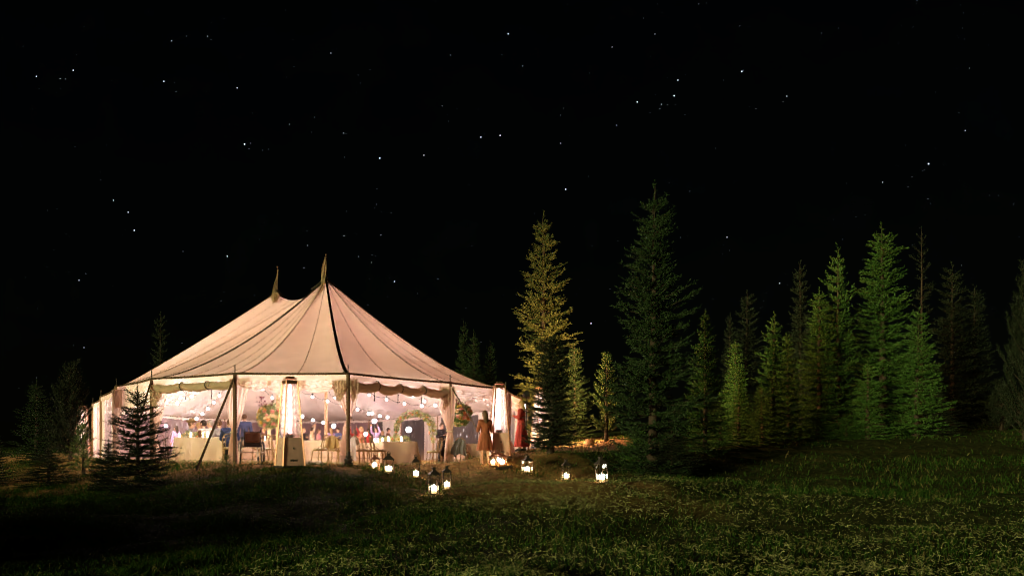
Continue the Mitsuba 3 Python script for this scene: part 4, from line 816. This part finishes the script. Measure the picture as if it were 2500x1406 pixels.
        for c in 'LR': bt += [hull((J['hip' + c], .10), (J['kn' + c], .070)), hull((J['kn' + c], .068), (J['an' + c] + [0, 0, .02], .058))]
        t = finish(bt, fine); part(k, 'trousers', (t.vertices, t.faces), dress[0] if dress else bottom, smooth=True, to_world=M)
    for s in (-1, 1):
        a = J['an' + 'LR'[s > 0]]; sh = finish([hull((a + [0, -.05, -.05], .038), (a + [s * .01, .15, -.062], .030), (a, .042))], .03, 3); part(k, 'shoe', (sh.vertices, sh.faces), shoes, smooth=True, to_world=M)
    hm = [m3.Manifold.sphere(1, 24).scale((.090, .106, .112)).translate(tuple(hd((0, -.014, .042)))), ]
    cut = m3.Manifold.cube((.3, .2, .3)).translate(tuple(J['skull'] + np.array([-.15, .055, -.25 + .035]))) if abs(turn) < .05 and abs(lean) < .3 else None
    if long_hair: hm += [hull((hd((0, -.06, .03)), .075), (hd((.03, -.085, -.16)), .055), (hd((-.03, -.085, -.16)), .055)), hull((hd((0, -.09, -.15)), .06), (hd((0, -.10, -.28)), .035))]
    hh = m3.Manifold.batch_boolean(hm, m3.OpType.Add)
    face = m3.Manifold.sphere(1, 24).scale((.082, .10, .12)).translate(tuple(hd((0, .052, -.03)))); hh = hh - face
    mm = hh.refine_to_length(.02).to_mesh(); hv = mm.vert_properties[:, :3] + (meshkit.noise(mm.vert_properties[:, :3] * 60, 3)[:, None] - .5) * .012
    part(k, 'hair', (hv, mm.tri_verts), hair, smooth=True, to_world=M)
    if hat:
        c = hd((0, -.005, .085)); m = MB().lathe([(.001, .125), (.06, .13), (.082, .11), (.092, .02), (.098, .0), (.165, .012), (.185, .03), (.184, .024), (.16, .004), (.09, -.006), (.001, -.006)], (0, 0, 0), 28); v_, f_ = m.mesh()
        v_[:, 2] += .03 * (np.abs(v_[:, 0]) / .18) ** 2 * (np.hypot(v_[:, 0], v_[:, 1]) > .1); v_[:, 2] -= .03 * np.exp(-(v_[:, 0] / .03) ** 2) * (v_[:, 2] > .1)
        hk = part(k, 'hat', (v_ @ Rh.T + c, f_), hat, smooth=50, to_world=M); part(hk, 'band', MB().lathe([(.0945, .004), (.0975, .006), (.0945, .03), (.092, .03)], c, 28), 'mat_cloth_brown', to_world=M)
    return k
def seat(label, x, y, rz): k = thing('bentwood_chair', label, 'chair', 'bentwood chairs at the tables'); copies(k, CH['tan'], xf((x, y, float(floor_z(x)) + .005), rz))
person('woman with her back turned in a rust red knee length dress by the heater', at(1184, 26.6), 26.6, .5, skin='mat_skin', hair='mat_hair_brown', long_hair=True, dress=('mat_cloth_rust', .52, .27), sleeves=.6, arms='hold', height=1.74, fine=.016)
person('standing guest in a dark short dress behind the right-hand patio heater', at(1212, 28.0), 28.0, 2.4, hair='mat_hair_dark', dress=('mat_cloth_black', .52, .24), sleeves=.2, arms='hold', height=1.74, fine=.018)
person('standing woman in a long red dress outside the right end of the tent', at(1273, 29.6), 29.6, 1.2, hair='mat_hair_blond', long_hair=True, dress=('mat_cloth_red', .16, .30), sleeves=1., arms='hold', height=1.74, fine=.016, z=g1(at(1273, 29.6), 29.6))
def seated(label, px, Y, rz, **k):
    x = at(px, Y); seat('chair under the ' + label.replace('seated ', '', 1), x, Y, rz); person(label, x, Y, rz, 'sit', z=float(floor_z(x)) + .02, **k)
seated('seated man in a wide brimmed felt hat in profile', 462, 29.9, -1.35, top='mat_cloth_grey', hat='mat_cloth_felt', arms='table', height=1.84, lean=.1)
seated('seated guest in lilac beside the hatted man', 486, 30.6, -2.6, top='mat_cloth_lilac', arms='table', height=1.78, hair='mat_hair_blond')
seated('seated man in a white shirt with short dark hair', 497, 30.2, 1.2, top='mat_cloth_white', arms='table', height=1.86, hair='mat_hair_dark')
seated('seated bald-browed man in a pale shirt, farther right', 514, 31.2, 1.5, top='mat_cloth_white', arms='table', height=1.92, hair='mat_hair_grey')
person('hunched guest in a dark suit seated with back to us behind the pinkish curtain', c_w[0], c_w[1], .25, 'sit', z=c_w[2] + .02, top='mat_cloth_navy', arms='table', height=1.76, lean=.18, hair='mat_hair_brown', turn=.6)
seated('seated guest in a grey jacket leaning towards the suited one', 540, 27.9, .9, top='mat_cloth_grey', arms='table', height=1.78, lean=.15, hair='mat_hair_brown', turn=-.5)
person('standing man in a blue shirt behind the wheelchair', at(597, 33.0), 33.0, .3, top='mat_cloth_blue', bottom='mat_cloth_denim', hair='mat_hair_brown', height=1.80)
far = [(560, 45, 'grey', 'down'), (690, 47, 'navy', 'down'), (742, 49, 'black', 'hold'), (762, 46, 'sand', 'raise'), (778, 51, 'rose', 'down'), (808, 49, 'lilac', 'hold'), (826, 47, 'blue', 'down'), (866, 50, 'red', 'raise'), (882, 46, 'rust', 'hold'), (900, 48, 'red', 'down'), (918, 46, 'lilac', 'raise'), (934, 50, 'green', 'hold'), (948, 47, 'brown', 'down'), (723, 52, 'rose', 'raise'), (645, 50, 'brown', 'hold'), (430, 46, 'lilac', 'down'), (1078, 38, 'black', 'hold')]
desc = {'grey': 'grey', 'navy': 'navy', 'black': 'black', 'sand': 'sand coloured clothes', 'rose': 'rose pink', 'lilac': 'lilac', 'blue': 'blue', 'red': 'red', 'rust': 'rust brown', 'green': 'dark green', 'brown': 'brown'}
where = ['behind the pinkish curtain at the far wall', 'left of the left-hand heater, in the far crowd', 'just right of the left-hand heater, in the far crowd', 'left of the tent mast', 'beside the tent mast on its left', 'right of the tent mast', 'two places right of the tent mast', 'just right of the front centre pole, arms raised', 'beside the raised-arm dancer in red', 'in the middle of the dancers', 'left of the floral arch with arms raised', 'near the floral arch by the violet light', 'next to the floral arch', 'behind the left-hand heater with arms raised', 'beyond the tall bouquet', 'at the violet lit far left', 'in the dark right of the floral arch']
for i, (px, Y, c, a) in enumerate(far):
    d = ('mat_cloth_' + c, .5, .27) if c in ('red', 'rose', 'lilac', 'rust') else None
    person(f'distant guest in {desc[c]} {where[i]}', at(px, Y), Y, rp.uniform(0, 6.28), top='mat_cloth_' + c, bottom='mat_cloth_denim' if i % 2 else 'mat_cloth_black', dress=d, long_hair=bool(d), arms=a, hair=['mat_hair_dark', 'mat_hair_brown', 'mat_hair_blond'][i % 3], height=1.66 + .16 * rp.random(), fine=.035, skin=['mat_skin', 'mat_skin_tan'][i % 2])
# ------------------------------------------------------------------ conifers: a tapered trunk with limbs, a crown of needle sprays
def frame(d):
    d = d / (np.linalg.norm(d, axis=1, keepdims=True) + 1e-12)
    ref = np.where(np.abs(d[:, 2:]) < .9, [[0, 0, 1.0]], [[1.0, 0, 0]])
    a = np.cross(d, ref); a /= np.linalg.norm(a, axis=1, keepdims=True)
    return d, a, np.cross(d, a)
def conifer(seed, H, R, per_m, twig, ndl, z0=.05, power=.85, pine=False, gappy=.0, droop=.25, lean=.0, leader=.06, step=.02, wide=.022, irregular=.3):
    rs = np.random.default_rng(seed)
    n = int(per_m * H); zs = np.sort(z0 * H + (H * (1 - leader) - z0 * H) * (np.arange(n) + rs.random(n)) / n)
    if pine: zs = np.sort(np.concatenate([zz + rs.normal(0, .008 * H / 6, 6) for zz in np.linspace(z0 * H, H * .95, max(9, int(n / 6)))])); n = len(zs)
    else:
        sp = .055 * H ** .75 * 1.35; zs = np.clip((np.round(zs / sp) + rs.normal(0, .15, n)) * sp, z0 * H, H * (1 - leader)); zs.sort()
    az = np.arange(n) * 2.39996 + rs.normal(0, .35, n)
    side = 1 + irregular * (meshkit.noise(np.stack([np.cos(az) * 1.3 + 7, np.sin(az) * 1.3, zs / H * 7 + seed], -1), seed) - .5) * 2
    L = (R * np.clip(1 - zs / H, 0, 1) ** power * (.58 + .56 * rs.random(n)) + .06 * R) * side
    if gappy: L *= np.where(rs.random(n) < gappy, .45, 1)
    q = zs / H
    up = np.tan(np.radians(np.interp(q, [0, .3, .75, 1], [(-8, 4, 30, 62), (10, 25, 45, 68)][pine]) + rs.normal(0, 7, n)))
    bend = (lambda t: -droop * t + droop * 1.25 * t ** 2) if not pine else (lambda t: .45 * t ** 2)
    xt = lambda z: lean * (z / H) ** 2
    wood, tri = MB(), []
    zt = np.linspace(0, H, 9)
    wood.tube(np.stack([xt(zt) + .012 * H * np.sin(zt * 1.7 + seed) * .2, 0 * zt, zt], -1), np.interp(zt, [0, H * .04, H], [.020 * H + .03, .014 * H + .02, .006]), 8)
    starts, dirs, lens = [], [], []
    for i in range(n):
        t = np.linspace(0, 1, 5); dv = np.array([math.cos(az[i]), math.sin(az[i])])
        C = np.stack([xt(zs[i]) + dv[0] * L[i] * t, dv[1] * L[i] * t, zs[i] + L[i] * (up[i] * t * (1 - .35 * t) + bend(t))], -1)
        if L[i] > .12: wood.tube(C, np.linspace(.006 + .008 * L[i], .003, 5), 3, caps=False)
        k = max(4, int(L[i] / twig * 5.2)); tt = np.sort(rs.uniform(.04 if not pine else .35, 1, k)); tt[-1] = 1
        for c in range(3): pass
        pt = np.stack([np.interp(tt, t, C[:, c]) for c in range(3)], -1)
        ax = np.gradient(C, axis=0)[np.minimum((tt * 4).astype(int), 4)]; ax /= np.linalg.norm(ax, axis=1, keepdims=True)
        lat = np.cross(ax, [0, 0, 1.0]); lat /= np.linalg.norm(lat, axis=1, keepdims=True) + 1e-9
        sgn = np.where(np.arange(k) % 2, 1.0, -1.0)
        w = np.where(tt > .97, .0, 1.0) * rs.uniform(.5, 1.1, k) * (.9 if not pine else .6)
        dr_ = ax + lat * (sgn * w)[:, None] + rs.normal(0, .22, (k, 3)) + np.array([0, 0, .12 if not pine else .65])
        ln = twig * (.55 + .75 * rs.random(k)) * np.interp(tt, [0, .5, 1], [.75, 1.1, .8]) * (1 if L[i] > .3 else .7)
        starts.append(pt); dirs.append(dr_); lens.append(np.minimum(ln, L[i] * .9 + .05))
    zz = np.linspace(H * .9, H, 8); starts.append(np.stack([xt(zz), 0 * zz, zz], -1)); dirs.append(rs.normal(0, .35, (8, 3)) + [0, 0, 1.2]); lens.append(np.full(8, twig * .6))
    s, d, ln = np.vstack(starts), np.vstack(dirs), np.concatenate(lens)
    d, a, b = frame(d)
    cnt = np.maximum(3, (ln / step).astype(int)); idx = np.repeat(np.arange(len(s)), cnt)
    m = len(idx); f = rs.random(m); base = s[idx] + d[idx] * (ln[idx] * f)[:, None]
    ph = rs.random(m) * 2 * np.pi
    out = np.cos(ph)[:, None] * a[idx] + np.sin(ph)[:, None] * b[idx]
    nd = d[idx] * rs.uniform(.5, 1.0, m)[:, None] + out * rs.uniform(.5, 1.0, m)[:, None]; nd /= np.linalg.norm(nd, axis=1, keepdims=True)
    sd = np.cross(nd, out + rs.normal(0, .5, (m, 3))); sd /= np.linalg.norm(sd, axis=1, keepdims=True) + 1e-9
    nl = ndl * rs.uniform(.7, 1.25, m); w = wide * rs.uniform(.7, 1.2, m)
    V = np.stack([base - sd * w[:, None] / 2, base + sd * w[:, None] / 2, base + nd * nl[:, None]], 1).reshape(-1, 3)
    return wood.mesh(), (V, np.arange(3 * m).reshape(-1, 3))
KINDS = {}
def proto(name, matl, *a, **k):
    w, c = conifer(*a, **k); gid = 'proto_' + name
    scene[gid] = {'type': 'shapegroup', 'trunk': mikit.ply(w, 'mat_bark', smooth=True), 'crown': mikit.ply(c, matl)}
    KINDS[name] = a[1]; print(name, len(c[1]), len(w[1]))
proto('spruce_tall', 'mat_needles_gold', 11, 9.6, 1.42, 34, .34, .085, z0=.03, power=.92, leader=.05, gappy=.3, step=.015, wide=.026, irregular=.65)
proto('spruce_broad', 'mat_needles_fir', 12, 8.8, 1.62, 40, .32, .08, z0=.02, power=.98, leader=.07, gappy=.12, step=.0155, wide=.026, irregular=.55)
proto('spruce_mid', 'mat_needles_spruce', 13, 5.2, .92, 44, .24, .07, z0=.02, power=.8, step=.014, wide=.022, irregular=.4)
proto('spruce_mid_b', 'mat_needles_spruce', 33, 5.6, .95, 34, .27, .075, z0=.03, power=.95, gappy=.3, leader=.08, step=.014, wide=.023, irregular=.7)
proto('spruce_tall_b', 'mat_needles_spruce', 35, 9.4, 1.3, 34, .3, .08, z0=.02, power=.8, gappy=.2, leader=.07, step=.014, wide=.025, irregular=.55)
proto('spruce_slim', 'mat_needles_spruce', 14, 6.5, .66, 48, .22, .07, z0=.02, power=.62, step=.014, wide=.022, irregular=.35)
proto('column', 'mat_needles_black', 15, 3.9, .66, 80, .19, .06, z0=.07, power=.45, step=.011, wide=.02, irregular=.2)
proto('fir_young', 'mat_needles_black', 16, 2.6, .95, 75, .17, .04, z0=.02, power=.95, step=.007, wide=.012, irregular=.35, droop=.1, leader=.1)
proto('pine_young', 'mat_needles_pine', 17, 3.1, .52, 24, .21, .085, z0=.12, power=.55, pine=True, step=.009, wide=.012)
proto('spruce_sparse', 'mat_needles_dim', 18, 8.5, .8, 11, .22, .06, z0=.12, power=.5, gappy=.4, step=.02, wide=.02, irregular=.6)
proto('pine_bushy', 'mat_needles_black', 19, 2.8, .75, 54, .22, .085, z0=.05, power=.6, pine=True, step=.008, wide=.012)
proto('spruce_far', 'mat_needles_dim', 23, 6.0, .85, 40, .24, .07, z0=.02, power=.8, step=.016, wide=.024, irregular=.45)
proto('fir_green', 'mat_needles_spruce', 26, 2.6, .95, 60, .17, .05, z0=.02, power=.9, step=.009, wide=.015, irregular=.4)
rt = np.random.default_rng(5)
def tree(kind, label, px, top, base, Y, width, cat='spruce', name=None, tint=None, grounded=True, lean=0):
    key = thing(name or {'pine': 'pine_tree', 'fir': 'fir_tree'}.get(cat, 'spruce_tree'), label, cat + ' tree' if cat in ('spruce', 'pine', 'fir') else cat, None)
    p = W(px, base, Y); zt = W(px, top, Y)[2]; zb = g1(p[0], p[1]) - .06
    H0 = KINDS[kind]; sz = (zt - zb) / H0; wid = width / F * Y * (1.2 if px > 1700 else 1.08)
    R0 = {'spruce_tall': 1.42, 'spruce_broad': 1.62, 'spruce_mid': .92, 'spruce_slim': .66, 'column': .66, 'fir_young': .95, 'pine_young': .62, 'spruce_sparse': .8, 'pine_bushy': .85, 'spruce_far': .85, 'fir_green': .95, 'spruce_mid_b': .95, 'spruce_tall_b': 1.3}[kind] * 2
    sx = wid / R0
    M = T().translate([float(p[0]), float(p[1]), float(zb)]).rotate([0, 0, 1], float(rt.uniform(0, 360)))
    lean = lean or float(rt.normal(0, .3 if zt - zb > 7 else 1.1))
    if lean: M = T().translate([float(p[0]), float(p[1]), float(zb)]).rotate([0, 1, 0], lean).rotate([0, 0, 1], float(rt.uniform(0, 360)))
    scene[key] = {'type': 'instance', 'group': {'type': 'ref', 'id': 'proto_' + kind}, 'to_world': M.scale([sx, sx, sz])}
    return key
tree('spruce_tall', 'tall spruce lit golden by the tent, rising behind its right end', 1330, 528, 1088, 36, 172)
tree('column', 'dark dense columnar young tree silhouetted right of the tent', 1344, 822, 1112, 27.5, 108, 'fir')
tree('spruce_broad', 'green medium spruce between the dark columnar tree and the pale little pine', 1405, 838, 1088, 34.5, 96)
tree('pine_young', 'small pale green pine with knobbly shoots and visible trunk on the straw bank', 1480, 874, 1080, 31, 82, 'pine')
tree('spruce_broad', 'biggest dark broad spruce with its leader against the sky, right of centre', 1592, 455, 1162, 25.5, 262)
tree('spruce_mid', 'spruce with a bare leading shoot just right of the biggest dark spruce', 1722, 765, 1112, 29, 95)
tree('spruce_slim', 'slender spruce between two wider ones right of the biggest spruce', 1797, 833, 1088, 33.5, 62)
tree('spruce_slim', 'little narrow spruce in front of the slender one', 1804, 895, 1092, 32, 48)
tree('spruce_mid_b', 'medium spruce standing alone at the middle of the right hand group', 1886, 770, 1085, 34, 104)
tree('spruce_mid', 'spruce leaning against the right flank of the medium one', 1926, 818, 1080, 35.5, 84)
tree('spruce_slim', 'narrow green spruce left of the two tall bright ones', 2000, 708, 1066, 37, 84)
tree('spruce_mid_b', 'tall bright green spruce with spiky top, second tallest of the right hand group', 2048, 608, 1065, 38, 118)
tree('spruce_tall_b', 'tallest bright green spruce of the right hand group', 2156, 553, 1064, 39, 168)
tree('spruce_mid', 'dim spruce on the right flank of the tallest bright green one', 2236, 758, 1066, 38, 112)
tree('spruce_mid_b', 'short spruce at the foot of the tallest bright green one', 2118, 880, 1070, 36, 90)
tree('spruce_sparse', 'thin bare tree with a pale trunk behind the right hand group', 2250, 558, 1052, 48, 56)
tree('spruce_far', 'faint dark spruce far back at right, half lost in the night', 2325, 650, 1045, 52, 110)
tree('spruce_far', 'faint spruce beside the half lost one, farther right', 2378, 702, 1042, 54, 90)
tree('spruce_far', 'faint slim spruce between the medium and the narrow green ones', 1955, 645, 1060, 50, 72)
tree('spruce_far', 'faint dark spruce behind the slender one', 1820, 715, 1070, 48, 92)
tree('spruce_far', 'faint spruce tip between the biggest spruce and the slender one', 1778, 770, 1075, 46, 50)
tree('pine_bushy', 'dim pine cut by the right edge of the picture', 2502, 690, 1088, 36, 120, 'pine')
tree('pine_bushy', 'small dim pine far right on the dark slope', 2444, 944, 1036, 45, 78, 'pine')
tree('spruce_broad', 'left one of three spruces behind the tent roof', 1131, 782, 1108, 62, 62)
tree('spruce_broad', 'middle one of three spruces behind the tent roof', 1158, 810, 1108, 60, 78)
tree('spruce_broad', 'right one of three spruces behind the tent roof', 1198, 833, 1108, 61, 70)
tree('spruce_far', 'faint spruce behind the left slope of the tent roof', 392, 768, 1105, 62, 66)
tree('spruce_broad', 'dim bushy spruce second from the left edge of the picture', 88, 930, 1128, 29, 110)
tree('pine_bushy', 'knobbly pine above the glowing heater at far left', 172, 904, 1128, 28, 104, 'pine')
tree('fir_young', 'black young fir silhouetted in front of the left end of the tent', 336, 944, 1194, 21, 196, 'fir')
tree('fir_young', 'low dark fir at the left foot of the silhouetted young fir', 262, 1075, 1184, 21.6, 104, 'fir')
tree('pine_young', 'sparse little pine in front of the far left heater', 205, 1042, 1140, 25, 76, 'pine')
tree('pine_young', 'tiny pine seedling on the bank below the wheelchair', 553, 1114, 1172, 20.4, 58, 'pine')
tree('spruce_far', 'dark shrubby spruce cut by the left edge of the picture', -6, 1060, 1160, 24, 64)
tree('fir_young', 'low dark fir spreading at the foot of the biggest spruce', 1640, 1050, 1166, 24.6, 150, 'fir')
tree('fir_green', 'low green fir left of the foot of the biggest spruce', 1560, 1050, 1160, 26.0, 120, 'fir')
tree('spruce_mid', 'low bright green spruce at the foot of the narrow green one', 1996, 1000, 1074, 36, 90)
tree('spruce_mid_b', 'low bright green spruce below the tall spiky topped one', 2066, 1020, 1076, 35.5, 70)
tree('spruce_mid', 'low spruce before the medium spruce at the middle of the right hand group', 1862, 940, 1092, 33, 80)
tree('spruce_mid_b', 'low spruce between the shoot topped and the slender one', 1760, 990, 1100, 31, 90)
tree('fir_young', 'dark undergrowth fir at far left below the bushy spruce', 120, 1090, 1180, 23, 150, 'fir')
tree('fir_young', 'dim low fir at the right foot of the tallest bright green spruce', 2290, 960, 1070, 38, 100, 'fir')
# ------------------------------------------------------------------ grass and loose straw
rg = np.random.default_rng(21)
def scatter(n, y0, y1, k=.72):
    y = y0 * (y1 / y0) ** rg.random(n); x = rg.uniform(-1, 1, n) * k * y
    return x, y
def straw_amount(x, y):
    nz = meshkit.fbm(np.stack([x * .5, y * .5, 0 * x], -1), 3, 9) - .5
    lit = sst(-2.5, 2.5, x + 3.2 + (y - 10) * -.35 + nz * 5)
    return np.clip(lit, 0, 1)
def blades(n, y0, y1, hmin, hmax, w, keep):
    x, y = scatter(n, y0, y1)
    nz = meshkit.fbm(np.stack([x * .9, y * .9, 0 * x], -1), 3, 4)
    m = (rg.random(n) < keep(x, y) * (.35 + .65 * sst(.28, .62, nz))) & ~shapely.contains_xy(TENT.buffer(.5), x, y) & (rg.random(n) > .8 * np.exp(-((x - .2 + (y - 20) * .22) / 2.4) ** 2) * sst(15, 19, y) * sst(30, 28, y)); x, y, nz = x[m], y[m], nz[m]; n = len(x)
    z = gz(x, y); h = (hmin + (hmax - hmin) * rg.random(n)) * (.5 + nz)
    a = rg.random(n) * 6.283; b = rg.random(n) * 6.283; ln = h * rg.uniform(.2, 1.1, n)
    p = np.stack([x, y, z - .01], -1); s = np.stack([np.cos(a), np.sin(a), 0 * a], -1) * (w * rg.uniform(.6, 1.3, n))[:, None]
    d = np.stack([np.cos(b), np.sin(b), 0 * b], -1) * ln[:, None]; up = np.array([0, 0, 1.0]) * h[:, None]
    mid = p + d * .3 + up * .6
    V = np.stack([p - s / 2, p + s / 2, mid - s * .35, mid + s * .35, p + d + up * .95], 1).reshape(-1, 3)
    f = np.array([[0, 1, 3], [0, 3, 2], [2, 3, 4]]); Fc = (np.arange(n)[:, None, None] * 5 + f).reshape(-1, 3)
    t = rg.random(n); c1, c2, c3 = np.array([.022, .06, .011]), np.array([.048, .095, .019]), np.array([.20, .17, .07])
    col = np.where((t < .55)[:, None], c1, np.where((t < .9)[:, None], c2, c3)) * rg.uniform(.7, 1.2, (n, 1))
    return V, Fc, np.repeat(col, 5, 0)
scene['mat_blade'] = {'type': 'twosided', 'bsdf': {'type': 'diffuse', 'reflectance': {'type': 'mesh_attribute', 'name': 'vertex_color'}}}
near = blades(420000, 8.5, 30, .04, .12, .011, lambda x, y: 1 - .82 * straw_amount(x, y))
far = blades(120000, 20, 62, .06, .2, .02, lambda x, y: .1 + .8 * sst(.45, .65, meshkit.fbm(np.stack([x * .25, y * .35, 0 * x], -1), 3, 77)))
far_keep = None
V = np.vstack([near[0], far[0]]); Fc = np.vstack([near[1], far[1] + len(near[0])]); C = np.vstack([near[2], far[2]])
k = thing('grass', 'short tufted grass covering the dark clearing', 'grass', kind='stuff')
whole(k, (V, Fc), 'mat_blade', smooth=False, color=C)
def bits(n, y0, y1, lmin, lmax, r, keep, lift=.006):
    x, y = scatter(n, y0, y1); m = rg.random(n) < keep(x, y); x, y = x[m], y[m]; n = len(x)
    z = gz(x, y) + lift + .025 + rg.random(n) * .06
    a = rg.random(n) * 6.283; el = rg.normal(0, .4, n); L = lmin + (lmax - lmin) * rg.random(n) ** 1.6
    d = np.stack([np.cos(a) * np.cos(el), np.sin(a) * np.cos(el), np.sin(el)], -1); c = np.stack([x, y, z], -1)
    sd = np.stack([-np.sin(a), np.cos(a), 0 * a], -1); u = np.cross(d, sd); rr = r * rg.uniform(.6, 1.4, n)
    e = []
    for t in (-.5, .5):
        for q in (0, 2.094, 4.189):
            e.append(c + d * (L * t)[:, None] + (sd * math.cos(q) + u * math.sin(q) * .5) * rr[:, None])
    V = np.stack(e, 1).reshape(-1, 3); f = np.array([[0, 1, 4], [0, 4, 3], [1, 2, 5], [1, 5, 4], [2, 0, 3], [2, 3, 5], [0, 2, 1], [3, 4, 5]])
    Fc = (np.arange(n)[:, None, None] * 6 + f).reshape(-1, 3)
    t = rg.random(n)[:, None]; col = (np.array([.34, .38, .12]) * (1 - t) + np.array([.72, .70, .38]) * t) * rg.uniform(.5, 1.1, (n, 1))
    return V, Fc, np.repeat(col, 6, 0)
def path_keep(x, y):
    nz = meshkit.fbm(np.stack([x * .7, y * .7, 0 * x], -1), 3, 31)
    return np.clip(straw_amount(x, y) * (.35 + .55 * sst(.35, .65, nz)), 0, 1) * sst(29, 24, y + np.maximum(0, x - 4) * 1.2)
s1 = bits(46000, 8.5, 29, .02, .09, .0042, path_keep)
fl = bits(16000, 22.5, 40, .04, .14, .008, lambda x, y: (shapely.contains_xy(TENT.buffer(1.0), x, y) | (((x - 2.5) / 2.0) ** 2 + ((y - 30.6) / 2.6) ** 2 < 1)).astype(float))
pa = bits(40000, 16, 28, .03, .11, .006, lambda x, y: np.exp(-((x - .2 + (y - 20) * .22) / 2.6) ** 2) * .8)  # extra path straw, added to strengthen the warm light spill
V = np.vstack([s1[0], fl[0], pa[0]]); Fc = np.vstack([s1[1], fl[1] + len(s1[0]), pa[1] + len(s1[0]) + len(fl[0])]); C = np.vstack([s1[2], fl[2], pa[2]])
k = thing('straw', 'loose straw strewn over the ground before and under the tent', 'straw', kind='stuff')
whole(k, (V, Fc), 'mat_blade', smooth=False, color=C)
